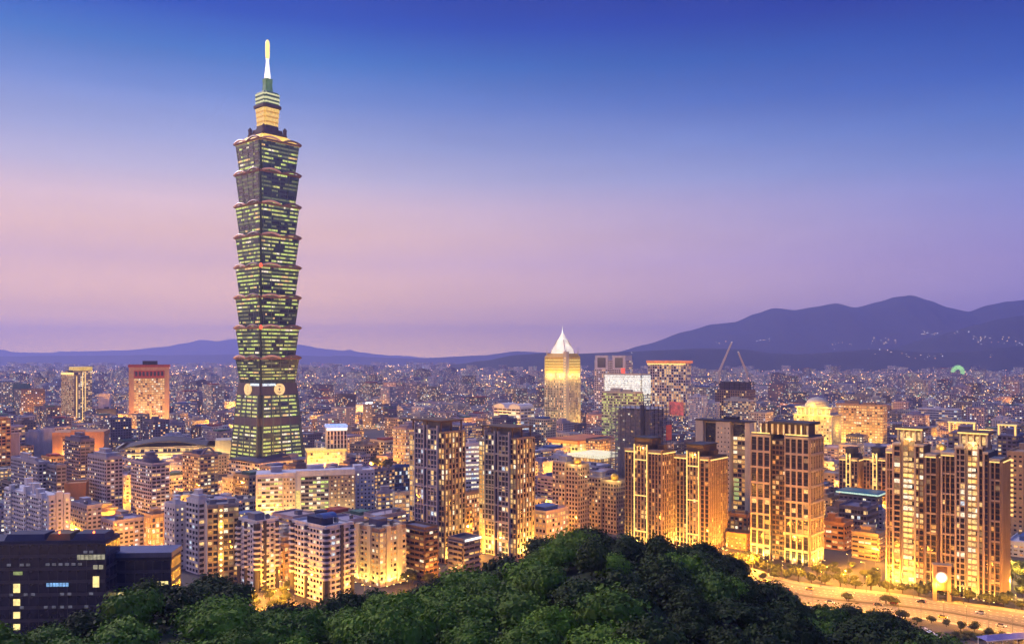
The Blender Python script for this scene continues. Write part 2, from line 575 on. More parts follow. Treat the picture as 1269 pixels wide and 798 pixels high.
RIDGES = [
    ("mountain_range", [(700, 445), (760, 436), (800, 427), (850, 411), (885, 401), (910, 399), (935, 389), (960, 382), (985, 385), (1010, 381), (1035, 376), (1060, 381), (1090, 374), (1110, 368),
                        (1130, 366), (1150, 372), (1175, 381), (1200, 386), (1225, 378), (1250, 374), (1290, 369), (1330, 375), (1420, 410)], 10500, 2300, 3.1, 90),
    ("foothills", [(1020, 446), (1080, 438), (1110, 430), (1150, 419), (1180, 411), (1210, 402), (1240, 395), (1270, 391), (1310, 388), (1400, 400)], 8000, 1300, 8.4, 60),
    ("low_hills", [(560, 452), (600, 447), (640, 440), (680, 437), (720, 438), (770, 436), (820, 434), (870, 432), (920, 433), (960, 438), (1000, 440), (1040, 436), (1080, 433), (1110, 434), (1150, 437),
                   (1200, 436), (1240, 431), (1290, 426), (1400, 424)], 6500, 900, 5.7, 34),
    ("far_mountains", [(-140, 438), (0, 436), (60, 437), (110, 435), (160, 434), (200, 430), (230, 425), (250, 421), (270, 423), (285, 420), (320, 421), (370, 427), (400, 432), (440, 436), (490, 441), (540, 444), (580, 445)],
     21500, 2000, 2.2, 70),
    ("far_low_hills", [(-160, 443), (60, 441), (200, 440), (330, 439), (420, 442), (520, 444), (600, 440), (640, 435), (680, 437), (760, 441), (860, 444)], 13500, 1500, 6.6, 30),
]
for nm, tab, Y, dep, seed, amp in RIDGES:
    ridge(nm, tab, Y, dep, WOOD, seed, amp)

# ------------------------------------------------------------------ the supertall tower
def supertall():
    Yc = 1000.0
    phi = PHI
    root = empty("skyscraper", (PX(331.5, Yc), Yc, 0), phi, "tallest green glass tower of eight flared stacked modules with a glowing spire", "skyscraper")
    FOOT.append((PX(331.5, Yc), Yc, 48)); HERO.append((286, 376, 50, 960))
    Zt = lambda py: PZ(py, Yc)
    body = wall("tower curtain wall", (.045, .075, .060), 0.22, 0.25, 0.3, spec=0.9)
    fin = wall("tower mullion", (.07, .11, .08), 0.35, spec=0.6)
    eave_l = emit("eave copper lit", (1.0, .48, .34), 0.20, 0.5, (.40, .22, .18), 0.12)  # LED light along the eaves put into the copper's emission
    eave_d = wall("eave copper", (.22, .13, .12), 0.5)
    gold = emit("gold roof glow", (1.0, .60, .06), 1.1, 0.4, (.5, .34, .1), 0.2)  # floodlighting of the roof painted in as self glow
    red = emit("red beacon", (1.0, .10, .03), 1.6, 0.2)
    def plan(s, z, nn=1.8):
        a = s / 2
        q = [(a, -a + nn), (a, a - nn), (a - nn, a - nn), (a - nn, a), (-a + nn, a), (-a + nn, a - nn), (-a, a - nn), (-a, -a + nn), (-a + nn, -a + nn), (-a + nn, -a), (a - nn, -a), (a - nn, -a + nn)]
        return [(x, y, z) for x, y in q]
    def onface(f, u, a, d, z):
        # f: R looks -y, L looks -x, B looks +x, K looks +y
        return {'R': (u, -a - d, z), 'L': (-a - d, -u, z), 'B': (a + d, u, z), 'K': (-u, a + d, z)}[f]
    def band(parent, z0, z1, a0, a1, fr, nn=1.8, npan=22, groups=0, states=None):
        for f in 'RL':
            run, m = 0, GL
            b, ms = MB(), []
            for j in range(npan + 1):
                if j == npan or (groups and j % groups == groups - 1):
                    if b.f: b.build("window_band", ms, parent)
                    b, ms = MB(), []
                    continue
                if run <= 0:
                    run = RND.choice((1, 1, 2, 2, 3, 4, 6))
                    p = fr[f] if isinstance(fr, dict) else fr
                    m = RND.choice((L_GRN, L_GRN, L_GDIM, GOLDG, GOLDG, GOLDG, L_GRN, L_WHT if RND.random() < .4 else L_WARM)) if RND.random() < p else RND.choice((GL, L_GDIM, L_GDIM, body))
                run -= 1
                if m not in ms: ms.append(m)
                k = ms.index(m)
                t0, t1 = (j + .07) / npan, (j + .93) / npan
                def P(t, a, d, z):
                    w = 2 * (a - nn)
                    return onface(f, -(a - nn) + t * w, a, d, z)
                b.loft([[P(t0, a0, -.1, z0), P(t1, a0, -.1, z0), P(t1, a1, -.1, z1), P(t0, a1, -.1, z1)],
                        [P(t0, a0, .18, z0), P(t1, a0, .18, z0), P(t1, a1, .18, z1), P(t0, a1, .18, z1)]], k)
    eaves = [181, 219, 258, 296, 333, 370, 407, 444]
    bots = eaves[1:] + [474]
    sT, sB = 53.8, 46.6
    lit = [{'L': .35, 'R': .25}, {'L': .02, 'R': .08}, .66, .76, .74, .62, .66, .55]
    for i, (et, eb) in enumerate(zip(eaves, bots)):
        zt, zb = Zt(et), Zt(eb)
        b = MB()
        b.loft([plan(sB, zb), plan(sT, zt)])
        mod = b.build("module", body, root)
        nf = 8
        for k in range(nf):
            t0, t1 = (k + .26) / nf, (k + .70) / nf
            if i == 7 and k < 1: continue
            fr = lit[i]
            if i == 0: fr = {'L': (.75 if k in (1, 3) else .12), 'R': (.75 if k in (4, 5, 3) else .16)}
            if i == 1: fr = {'L': .03, 'R': (.5 if k in (0, 1) else .04)}
            if i == 7 and k > 4: fr = .15
            if i in (2, 5) and k in (2, 3): fr = .15
            band(mod, zb + (zt - zb) * t0, zb + (zt - zb) * t1, (sB + (sT - sB) * t0) / 2, (sB + (sT - sB) * t1) / 2, fr)
        # mullions between bays, on every face
        mb = MB()
        for f in 'RLBK':
            for t in (-.98, -.5, 0, .5, .98):
                w0, w1 = (sB / 2 - 3) * t, (sT / 2 - 3) * t
                mb.tube(onface(f, w0, sB / 2, .15, zb), onface(f, w1, sT / 2, .15, zt), .38, .38, 4)
        mb.build("mullion", fin, mod)
        # curved eaves
        rb = MB()
        rb.loft([plan(sT + 1.0, zt - 1.4), plan(sT + 3.4, zt - .2), plan(sT + 3.4, zt + .8), plan(sT - 3, zt + 1.6)])
        rb.build("eave_ledge", eave_d, mod)
        for f in 'RLBK':
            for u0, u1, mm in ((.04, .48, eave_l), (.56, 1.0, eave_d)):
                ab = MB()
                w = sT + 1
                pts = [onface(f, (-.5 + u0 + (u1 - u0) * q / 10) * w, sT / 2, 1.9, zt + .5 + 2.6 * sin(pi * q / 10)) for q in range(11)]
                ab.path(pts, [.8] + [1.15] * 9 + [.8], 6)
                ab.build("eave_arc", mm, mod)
        if i in (4, 6):
            lb = MB()
            for q in ((-sT / 2 + 1, -sT / 2 - .2), ):
                lb.lathe([(.1, zt - 2.6), (1.8, zt - 1.2), (2.0, zt + .6), (1.2, zt + 2.4), (.1, zt + 3)], 8, q)
            lb.build("beacon", red, mod)
    # belt with the coins
    zb0, zb1 = Zt(488), Zt(474)
    b = MB(); b.loft([plan(52, zb0), plan(49, zb1)])
    belt = b.build("belt", wall("tower belt", (.09, .08, .085), 0.35), root)
    coin_m = emit("coin gold lit", (1.0, .70, .30), 0.75, 0.3, (.5, .36, .15))
    for f, u in (('L', 1.0), ('R', -1.0), ('B', 0), ('K', 0)):
        b = MB()
        zc, a = Zt(481.5), 25.2
        def ring(r0, r1, d):
            rings = []
            for q in range(24):
                an = 2 * pi * q / 24
                rings.append([onface(f, u + r * cos(an), a, dd, zc + r * sin(an)) for r, dd in ((r0, .2), (r0, d), (r1, d), (r1, .2))])
            b.loft(rings + [rings[0]], 0, False, False)
        ring(4.4, 6.7, 2.2); ring(1.6, 3.4, 1.8)
        b.build("coin", coin_m, root)
    b = MB(); b.box(-26.3, -25.6, -23, -6, Zt(477), Zt(474.2)); b.box(-23, -6, -26.3, -25.6, Zt(477), Zt(474.2))
    b.build("lit_sign_panel", emit("cool lit panel", (.75, .88, 1.0), 1.0, .7, scale=.6), root)
    # flared base
    z0, z1 = Zt(566), zb0
    sb0, sb1 = 64.0, 52.5
    b = MB(); b.loft([plan(sb0 + 2, 0, 4), plan(sb0, z0, 4), plan(sb1, z1, 4)])
    base = b.build("tower_base", body, root)
    nf = 17
    for k in range(nf):
        t0, t1 = (k + .26) / nf, (k + .72) / nf
        if k in (9, 10): continue
        band(base, z0 + (z1 - z0) * t0, z0 + (z1 - z0) * t1, (sb0 + (sb1 - sb0) * t0) / 2, (sb0 + (sb1 - sb0) * t1) / 2, {'L': .8, 'R': .8} if k else .4, 4.0, 24, 6)
    t0, t1 = 9 / nf, 11 / nf
    b = MB(); b.loft([plan(sb0 + (sb1 - sb0) * t0 + 1.2, z0 + (z1 - z0) * t0, 4), plan(sb0 + (sb1 - sb0) * t1 + 1.2, z0 + (z1 - z0) * t1, 4)])
    b.build("base_belt", wall("tower belt", (0, 0, 0)), base)
    mb = MB()
    for f in 'RLBK':
        for t in (-.98, -.45, -.05, .45, .98):
            mb.tube(onface(f, (sb0 / 2 - 4) * t, sb0 / 2, .1, z0), onface(f, (sb1 / 2 - 4) * t, sb1 / 2, .1, z1), .8, .7, 4)
    mb.build("base_pier", fin, base)
    # crown
    def piece(name, secs, mat, nn=2.0):
        b = MB(); b.loft([plan(s, Zt(py), min(nn, s * .12)) for s, py in secs])
        return b.build(name, mat, root)
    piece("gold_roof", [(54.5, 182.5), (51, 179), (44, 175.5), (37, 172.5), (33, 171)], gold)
    cdark = wall("crown stone", (.10, .075, .085), 0.6)
    cd = piece("crown_base", [(34, 173), (34, 169), (27, 168.5), (26, 163), (20, 162), (19, 157)], cdark)
    for sx_, sy_ in ((1, 1), (1, -1), (-1, 1), (-1, -1)):
        b = MB(); b.lathe([(2.4, Zt(169)), (2.4, Zt(163)), (3.0, Zt(162.6)), (.3, Zt(159))], 6, (sx_ * 14.2, sy_ * 14.2))
        b.build("corner_turret", cdark, cd)
    tg = piece("gold_tier", [(18.4, 160), (21, 136)], emit("gold tier glow", (1.0, .50, .06), 0.42, .35, (.4, .24, .06), .3))  # wall emission stands in for the tier's floodlights
    for k in range(4):
        t = (k + .5) / 4
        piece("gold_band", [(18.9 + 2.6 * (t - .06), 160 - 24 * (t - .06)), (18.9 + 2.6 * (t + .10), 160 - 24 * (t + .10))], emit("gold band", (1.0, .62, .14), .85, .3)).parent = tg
    piece("crown_ledge", [(22, 136.5), (24.4, 135.5), (24.4, 132.6), (22, 131.6)], cdark)
    up = piece("white_tier", [(20.4, 132), (21.4, 124), (21.4, 118), (18, 116), (9.8, 114.8)], wall("crown green", (.14, .24, .15), 0.5))
    for p0, p1 in ((130.2, 128.4), (126, 123.4), (121, 118.6)):
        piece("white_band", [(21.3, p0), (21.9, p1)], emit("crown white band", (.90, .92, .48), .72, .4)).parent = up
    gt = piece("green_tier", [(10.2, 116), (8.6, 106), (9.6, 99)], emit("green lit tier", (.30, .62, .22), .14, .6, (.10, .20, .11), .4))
    b = MB()
    b.lathe([(3.9, Zt(99)), (3.2, Zt(92)), (2.3, Zt(84)), (1.7, Zt(76)), (1.9, Zt(73))], 12)
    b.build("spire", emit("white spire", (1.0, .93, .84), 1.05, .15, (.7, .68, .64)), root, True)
    b = MB()
    b.lathe([(2.0, Zt(73.5)), (2.5, Zt(70)), (2.6, Zt(56)), (2.1, Zt(52)), (.9, Zt(50)), (.1, Zt(49.5))], 12)
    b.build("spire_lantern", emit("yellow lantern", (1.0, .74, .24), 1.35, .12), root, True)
supertall()

# ------------------------------------------------------------------ lamps
def glow(parent, loc, power, c=(1.0, .64, .12), r=1.0):
    """a point light: hung in a street lamp, or added with no fixture"""
    d = bpy.data.lights.new("lamp", 'POINT')
    d.energy = power * 2.2
    d.color = c
    d.shadow_soft_size = r
    o = bpy.data.objects.new("lamp", d)
    col.objects.link(o)
    o.location = loc
    o.parent = parent
    return o
LENS = emit("floodlight lens", (1.0, .72, .30), 5.0, 0.05)
LAMPGLASS = emit("street lamp glass", (1.0, .66, .24), 7.0, 0.05)
def flood_mesh():
    b = MB(); b.box(-.5, .5, -.35, .35, .25, 1.0); b.box(-.12, .12, -.12, .12, -.3, .25)
    h = b.build("housing", METAL)
    b = MB(); b.box(-.42, .42, -.28, .28, 1.0, 1.06)
    l = b.build("lens", LENS)
    return h.data, l.data, h, l
_fh, _fl, _a, _b = flood_mesh()
bpy.data.objects.remove(_a); bpy.data.objects.remove(_b)
def floodlight(x, y, z, power, label, group, aim=(0, 0, 1), c=(1.0, .70, .13), spread=110):
    t = empty("floodlight", (x, y, z), 0, label, "floodlight", group)
    for nm, me in (("housing", _fh), ("lens", _fl)):
        o = bpy.data.objects.new(nm, me); col.objects.link(o); o.parent = t
    d = bpy.data.lights.new("lamp", 'SPOT')
    d.energy = power * 3.4; d.color = c; d.spot_size = radians(spread); d.spot_blend = .6; d.shadow_soft_size = .5
    o = bpy.data.objects.new("lamp", d); col.objects.link(o); o.parent = t
    o.location = (0, 0, 1.3)
    o.rotation_euler = Vector(aim).to_track_quat('-Z', 'Y').to_euler()
    return t

# ------------------------------------------------------------------ named buildings
def uL(b, px):
    Cx, Cy = b.root.location.x, b.root.location.y
    p, k = b.root.rotation_euler.z, (px - CX) / F
    return (Cx - k * Cy) / (sin(p) + k * cos(p))
def uR(b, px):
    Cx, Cy = b.root.location.x, b.root.location.y
    p, k = b.root.rotation_euler.z, (px - CX) / F
    return (k * Cy - Cx) / (cos(p) - k * sin(p))
def zt(b, py):
    return PZ(py, b.Y)
def to_world(b, x, y, z):
    p = b.root.rotation_euler.z
    return (b.root.location.x + x * cos(p) - y * sin(p), b.root.location.y + x * sin(p) + y * cos(p), z)
def shade(b, n, power, label, group, faces='L', off=5.0):
    """floodlights standing at the foot of a tower, aimed up its walls"""
    for f in faces:
        w = b.wl if f == 'L' else b.wr
        for k in range(n):
            u = w * (k + .5) / n
            x, y = (-off, u) if f == 'L' else (u, -off)
            p = b.root.rotation_euler.z
            ax, ay = (.45, 0) if f == 'L' else (0, .45)
            floodlight(*to_world(b, x, y, 0), power, label, group, (ax * cos(p) - ay * sin(p), ax * sin(p) + ay * cos(p), 1))

STY = dict(
    apt=dict(fh=3.3, bw=3.4, pw=.9, pd=.35, sh=1.4, sd=.5, pal='grey'),
    aptw=dict(fh=3.2, bw=3.6, pw=1.3, pd=.3, sh=1.5, sd=.55, pal='warm'),
    balc=dict(fh=3.3, bw=4.2, pw=.5, pd=.5, sh=1.5, sd=1.3, pal='warm'),
    rib=dict(fh=3.8, bw=2.2, pw=.2, pd=.25, sh=1.7, sd=.4, pal='office'),
    ribw=dict(fh=4.0, bw=2.6, pw=.2, pd=.3, sh=2.2, sd=.7, pal='white'),
    grid=dict(fh=3.3, bw=2.9, pw=.9, pd=.9, sh=.9, sd=.4, pal='dark'),
    punch=dict(fh=3.3, bw=3.2, pw=1.7, pd=.25, sh=1.9, sd=.2, pal='grey'),
    gold=dict(fh=3.6, bw=3.0, pw=.7, pd=.4, sh=1.2, sd=.5, pal='gold'),
    rich=dict(fh=3.3, bw=3.2, pw=.9, pd=.5, sh=1.3, sd=.6, pal='rich'),
    navy=dict(fh=4.1, bw=3.0, pw=.15, pd=.12, sh=1.1, sd=.10, pal='navy'),
    blue=dict(fh=4.0, bw=2.2, pw=.15, pd=.2, sh=.7, sd=.25, pal='blue'),
    warmoff=dict(fh=3.6, bw=3.4, pw=.7, pd=.35, sh=1.5, sd=.45, pal='rich'),
)
def n_for(Y):
    return 100 if Y < 640 else 70 if Y < 760 else 40
def roofs(b, spec, mat, x0=None, z=None, hm=None):
    z = b.h if z is None else z
    hm = hm or mat
    for it in spec.split():
        if it == 'hut': b.roof_hut(.5, .55, min(7, b.wr * .5), min(8, b.wl * .45), z, 4.2, hm)
        if it == 'huts':
            b.roof_hut(.3, .3, b.wr * .3, b.wl * .25, z, 3.6, hm); b.roof_hut(.65, .7, b.wr * .35, b.wl * .3, z, 5.0, hm)
        if it == 'tank': b.tank(.25, .3, z)
        if it == 'tanks': b.tank(.3, .75, z); b.tank(.7, .25, z)
        if it == 'mast': b.mast(.5, .5, z, 9)
        if it == 'shedb': b.roof_hut(.45, .45, b.wr * .6, b.wl * .5, z, 2.8, W['blue'], "roof_shed")
        if it == 'shedg': b.roof_hut(.45, .45, b.wr * .6, b.wl * .5, z, 2.8, W['green'], "roof_shed")
        if it == 'shedr': b.roof_hut(.45, .45, b.wr * .6, b.wl * .5, z, 2.8, W['red'], "roof_shed")
        if it == 'step':
            b.roof_hut(.5, .5, b.wr * .66, b.wl * .66, z, 3.2, hm, "roof_setback"); b.roof_hut(.5, .5, b.wr * .36, b.wl * .36, z + 3.6, 3.0, hm, "roof_setback")
        if it == 'lit':
            m = MB(); m.box(-.9, -.5, b.wl * .1, b.wl * .9, z - 1.2, z - .3); m.box(b.wr * .1, b.wr * .9, -.9, -.5, z - 1.2, z - .3)
            m.build("rim_light", STRIP, b.root)
        if it == 'dome':
            m = MB(); r = min(b.wr, b.wl) * .3
            m.lathe([(r, z)] + [(r * cos(q * pi / 12), z + 1.5 + r * sin(q * pi / 12)) for q in range(6)], 14, (b.wr * .5, b.wl * .5))
            m.build("roof_dome", wall("gilded dome", (.62, .38, .08), .35, metal=.5), b.root, True)
            glow(b.root, (b.wr * .5 - r - 1.5, b.wl * .5 - 2, z + 2), 500, (1, .7, .2), .4)
def S(name, label, cat, x0, xc, x1, ytop, Y, mat, sty, roof='hut tank', phi=None, frame=None, group=None, rows=None, depth=22, **k):
    b = Building(name, label, cat, x0, xc, x1, ytop, Y, PHI if phi is None else radians(phi), depth, group)
    st = dict(STY[sty]); st.update(k)
    far = Y > 850
    if far and 'bw' not in k: st['bw'] *= 1.15
    faces = ('R' if x1 > xc else '') + ('L' if xc > x0 else '')
    if phi is not None and abs(phi) < 30 and (x0 + x1) / 2 < CX - 120: faces += 'B' if Y < 700 else ''
    b.block(0, b.wr, 0, b.wl, 0, b.h, W[mat] if isinstance(mat, str) else mat, faces=faces, frame=(W[frame] if frame else None), **st)
    b.parapet(0, b.wr, 0, b.wl, b.h, W[frame or mat] if isinstance(frame or mat, str) else mat)
    roofs(b, roof, W[mat] if isinstance(mat, str) else mat)
    if Y < 660: b.aircons(22)
    b.finish(n_for(Y), rows if rows is not None else far)
    return b

# --- left side, far to near
def twin_gold():
    b = Building("office_tower", "twin slab office tower with gold lit crown, away from the salmon tower across low roofs", "office tower", 76, 92, 114, 462, 1600)
    u1, u2 = uR(b, 97), b.wr
    b.block(0, u1, 0, b.wl, 0, b.h, W['dark'], pal='gold', bw=3.4, faces='L', frame=W['tan'])
    b.mb("wall", W['tan']).box(.2, u1 - .2, -1.5, 0, 0, b.h - 3)
    b.strip('R', u1 / 2, 20, b.h - 6, -1.5, 1.4)
    b.block(u1, u2, 0, b.wl, 0, b.h + 4, W['tan'], pal='rich', bw=3.6, faces='R', frame=W['cream'])
    for x, nm in ((u1 + (u2 - u1) * .3, "light_strip"), (u1 + (u2 - u1) * .5, "light_strip")):
        b.strip('R', x, 14, b.h, 0, 1.2)
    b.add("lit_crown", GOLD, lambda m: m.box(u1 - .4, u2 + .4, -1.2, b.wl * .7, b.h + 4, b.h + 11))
    b.add("rim_light", STRIP, lambda m: m.box(-.9, -.5, 0, b.wl, b.h - 4, b.h + .4))
    b.roof_hut(.2, .5, 10, 10, b.h, 4, W['dark'])
    b.finish(rows=True)
twin_gold()

def salmon():
    b = Building("office_tower", "salmon pink office tower with gold lit window grid and a dark roof box", "office tower", 160, 160, 209, 452, 1345, radians(20), 34)
    w, h = b.wr, b.h
    b.mb("wall", W['salmon']).box(0, w, 0, 34, 0, h)
    b.facade('R', 7, w - 6, 6, h - 22, 0, 3.7, 3.3, .6, .3, 1.3, .35, 'gold', W['salmon'])
    m = b.mb("corner_pier", W['salmon'])
    m.box(-.4, 7, -1.6, 4, 0, h - 4); m.box(w - 6, w + .4, -1.6, 4, 0, h - 4)
    m.box(7, w - 6, -1.6, 0, h - 9, h - 4)
    b.mb("crown", W['red']).box(-1.4, w + 1.4, -2.4, 35, h - 4, h)
    for k in range(8):
        x = 9 + (w - 20) * k / 7
        b.add("crown_opening", W['dark'], lambda q: q.box(x - .2, x + 3, -.7, -.3, h - 18, h - 11))
    b.add("red_panel", wall("red panel", (.5, .10, .06)), lambda q: q.box(7, w - 6, -.28, 0, h - 21, h - 9))
    b.add("roof_box", W['dark'], lambda q: q.box(w * .33, w * .70, 6, 20, h, h + 6))
    b.finish(rows=True)
    for k in range(3):
        floodlight(*to_world(b, w * (k + .5) / 3, -14, 0), 90000, "warm floodlight at the foot of the salmon pink tower", "floodlights of the salmon tower", (0, .5, 1), (1, .55, .25))
salmon()

S("low_building", "small green building with a yellow neon roofline, far out near the left frame edge", "building", 16, 17, 38, 476, 1950, "green", "rib", roof='lit', phi=20)
S("office_tower", "grey slab tower beyond the small green neon building", "office tower", 42, 50, 60, 468, 2300, "grey", "apt", roof='hut', pal='rich')
S("office_tower", "small white tower standing between the twin gold slab tower and the salmon tower", "office tower", 122, 124, 138, 488, 1750, "white", "punch", roof='hut', phi=15)
S("office_building", "dark blue office block below the small white tower", "office building", 118, 120, 146, 507, 1560, "navy", "blue", roof='hut', phi=14)
S("apartment_block", "orange lit apartment slab cut by the left picture edge", "apartments", -30, -4, 13, 520, 880, "orange", "rich", roof='tank')
S("office_building", "narrow bright white lit facade beside the orange slab", "office building", 12, 13, 25, 538, 915, "white", "ribw", roof='', phi=12)
S("office_building", "white building with a patterned facade, left of the salmon roofed hall", "office building", 27, 28, 77, 536, 1085, "white", "punch", roof='huts', phi=15, pal='rich')

def salmon_hall():
    b = Building("civic_hall", "low hall with broad salmon coloured stepped roof frame", "hall", 65, 66, 128, 536, 1065, radians(16), 40)
    w, h = b.wr, b.h
    b.mb("wall", W['salmon']).box(0, w, 2, 40, 0, h - 6)
    m = b.mb("roof_frame", W['orange'])
    m.box(-1, w + 1, -1, 41, h - 5, h); m.box(-1, 9, -1, 2, h - 26, h - 5); m.box(w - 12, w + 1, -1, 2, h - 26, h - 5)
    b.facade('R', 10, w - 13, 2, h - 8, 2, 4, 4, .8, .5, 1.2, .4, 'rich', W['salmon'])
    b.roof_hut(.5, .5, 14, 12, h, 3, W['salmon'])
    b.finish(rows=True)
    for k in range(3):
        floodlight(*to_world(b, w * (k + .5) / 3, -8, 0), 30000, "orange floodlight in front of the salmon roofed hall", "floodlights of the salmon hall", (0, .5, 1), (1, .5, .15))
salmon_hall()

def expo_hall():
    b = Building("exhibition_hall", "long exhibition hall with a dark curved roof and gold lit front", "hall", 143, 143, 286, 551, 1010, radians(17), 60)
    w, h = b.wr, b.h
    b.mb("wall", W['cream']).box(0, w, 0, 60, 0, h - 4)
    b.facade('R', 2, w - 2, 0, h - 6, 0, 5.5, 5, .8, .6, 1.6, .5, 'rich', W['cream'])
    def roof(m):
        n = 18
        top = [(x, y, h - 4 + 7 * sin(pi * min(1, max(0, (x - 10) / (w - 40))))) for y in (-2, 62) for x in [w * .02 + (w * .86) * i / n for i in range(n + 1)]]
        k = n + 1
        v0 = len(m.v); m.v += top + [(x, y, z - 1.2) for x, y, z in top]
        for i in range(n):
            a = v0 + i
            m.f += [(a, a + 1, a + k + 1, a + k), (a + 2 * k, a + 3 * k, a + 3 * k + 1, a + 2 * k + 1), (a, a + 2 * k, a + 2 * k + 1, a + 1)]; m.m += [0, 0, 0]
    b.add("curved_roof", W['dark'], roof)
    b.add("end_block", W['cream'], lambda m: m.box(w * .86, w + .5, -3, 30, 0, h + 2))
    b.add("canopy_light", STRIP, lambda m: m.box(4, w * .82, -1.6, -1.1, h - 13, h - 12))
    b.finish(rows=True)
    for k in range(6):
        floodlight(*to_world(b, w * (k + .5) / 6, -9, 0), 34000, "gold floodlight along the front of the long exhibition hall", "floodlights of the exhibition hall", (0, .5, 1), (1, .66, .2))
expo_hall()

S("apartment_block", "brownish apartment block right in front of the salmon roofed hall", "apartments", 81, 100, 117, 546, 840, "violet", "balc", roof='step')
S("apartment_block", "row of grey violet apartments with white strips behind the far left white turrets", "apartments", 14, 48, 62, 574, 770, "lilac", "apt", roof='huts')
S("apartment_block", "grey violet apartment slab with a white stair strip, beside the ochre block", "apartments", 56, 70, 82, 578, 760, "grey", "apt", roof='tank')
S("apartment_block", "ochre lit plain block between two grey apartment slabs", "apartments", 80, 84, 110, 597, 745, "orange", "punch", roof='', phi=20)
S("apartment_tower", "pinkish grey apartment tower with a stepped roof left of the dome topped dark tower", "apartments", 109, 132, 152, 568, 730, "lilac", "apt", roof='step')

def dome_tower():
    b = Building("apartment_tower", "dark apartment tower with stepped round top in front of the exhibition hall", "apartments", 163, 188, 210, 576, 700)
    w, d, h = b.wr, b.wl, b.h
    b.block(0, w, 0, d, 0, h, W['violet'], fh=3.2, bw=3.4, pw=.6, pd=.5, sh=1.3, sd=.9, pal='grey', frame=W['lilac'])
    b.parapet(0, w, 0, d, h, W['lilac'])
    for k, (r, z0, z1) in enumerate(((.46, 0, 3.2), (.38, 3.2, 6.4), (.26, 6.4, 9))):
        b.add("roof_tier", W['violet'], lambda m: m.lathe([(w * r, h + z0), (w * r + .4, h + z1 - .3), (w * r, h + z1)], 20, (w / 2, d / 2)))
    b.finish(70)
dome_tower()
def arch_tower():
    b = Building("apartment_tower", "grey green apartment tower with an arched roof frame beside the exhibition hall", "apartments", 227, 248, 270, 565, 765)
    w, d, h = b.wr, b.wl, b.h
    b.block(0, w, 0, d, 0, h, W['violet'], fh=3.2, bw=3.6, pw=.6, pd=.5, sh=1.4, sd=.9, pal='rich', frame=W['tan'])
    b.parapet(0, w, 0, d, h, W['tan'])
    b.add("roof_arch", W['violet'], lambda m: m.path([(w * .1 + w * .8 * i / 10, 1.0, h + 6.5 * sin(pi * i / 10)) for i in range(11)], .9, 6))
    b.roof_hut(.5, .6, 8, 8, h, 3.5, W['violet'])
    b.finish(50)
arch_tower()

def turret_block(label, x0, xc, x1, ytop, Y, mat):
    """a white apartment building whose stair and balcony bays rise as turrets"""
    b = Building("apartment_building", label, "apartments", x0, xc, x1, ytop, Y)
    w, d, h = b.wr, b.wl, b.h
    b.block(1.5, w, 1.5, d, 0, h - 2, W[mat], fh=3.1, bw=3.2, pw=.9, pd=.3, sh=1.5, sd=.7, pal='grey', frame=W['white'])
    for i in range(3):
        for f in ('L', 'R'):
            ln = d if f == 'L' else w
            u = ln * (.17 + .33 * i)
            def tur(m):
                if f == 'L': m.box(.2, 3.5, u - 2.2, u + 2.2, 0, h + 1.2 + i % 2 * 1.6)
                else: m.box(u - 2.2, u + 2.2, .2, 3.5, 0, h + 1.2 + i % 2 * 1.6)
            b.add("turret", W[mat], tur)
            for k in range(int(h / 3.1)):
                z = k * 3.1 + 1.2
                b.win.append((z + .9, f, .2, u, 1.6, 1.5, pick('grey')))
                def bal(m):
                    pts = [(u + 2.4 * cos(q * pi / 8 + pi), -1.0 * abs(sin(q * pi / 8)) * 1.3 + .2) for q in range(9)]
                    ring = [(y, x) if f == 'L' else (x, y) for x, y in pts]
                    if f == 'L': ring = ring[::-1]
                    m.prism(ring, z - .2, z + .8)
                if f == 'L' or i == 0:
                    b.add("balcony", W['white'], bal)
    for i in range(4):
        b.roof_hut(.2 + .2 * i, .25 + .18 * i, 4.5, 4.5, h - 2, 5.2 + i % 2 * 1.8, W[mat], "roof_turret")
    b.tank(.3, .8, h - 2)
    b.aircons(24)
    b.finish(100)
turret_block("white turreted apartment building with rounded balconies above the navy block", 3, 60, 88, 616, 585, "white")
S("apartment_block", "pale apartment block with an amber lit foot next to the white turreted building", "apartments", 88, 108, 126, 628, 610, "lilac", "aptw", roof='hut tank', pal='warm')
S("low_building", "low pale house row with tiled roof huts before the dark dome topped tower", "building", 126, 150, 178, 648, 640, "pink", "punch", roof='huts', pal='rich')
S("low_building", "small dark block with amber lit top floors and a white roof hut", "building", 179, 188, 207, 640, 600, "tan", "gold", roof='hut')
S("apartment_tower", "white punched window apartment tower with a dark blank side, shorter of the pair", "apartments", 204, 217, 234, 627, 545, "white", "punch", roof='huts')
S("apartment_tower", "white apartment tower with a steel roof frame, right beside its darker sided twin", "apartments", 231, 246, 261, 622, 535, "white", "apt", roof='step')

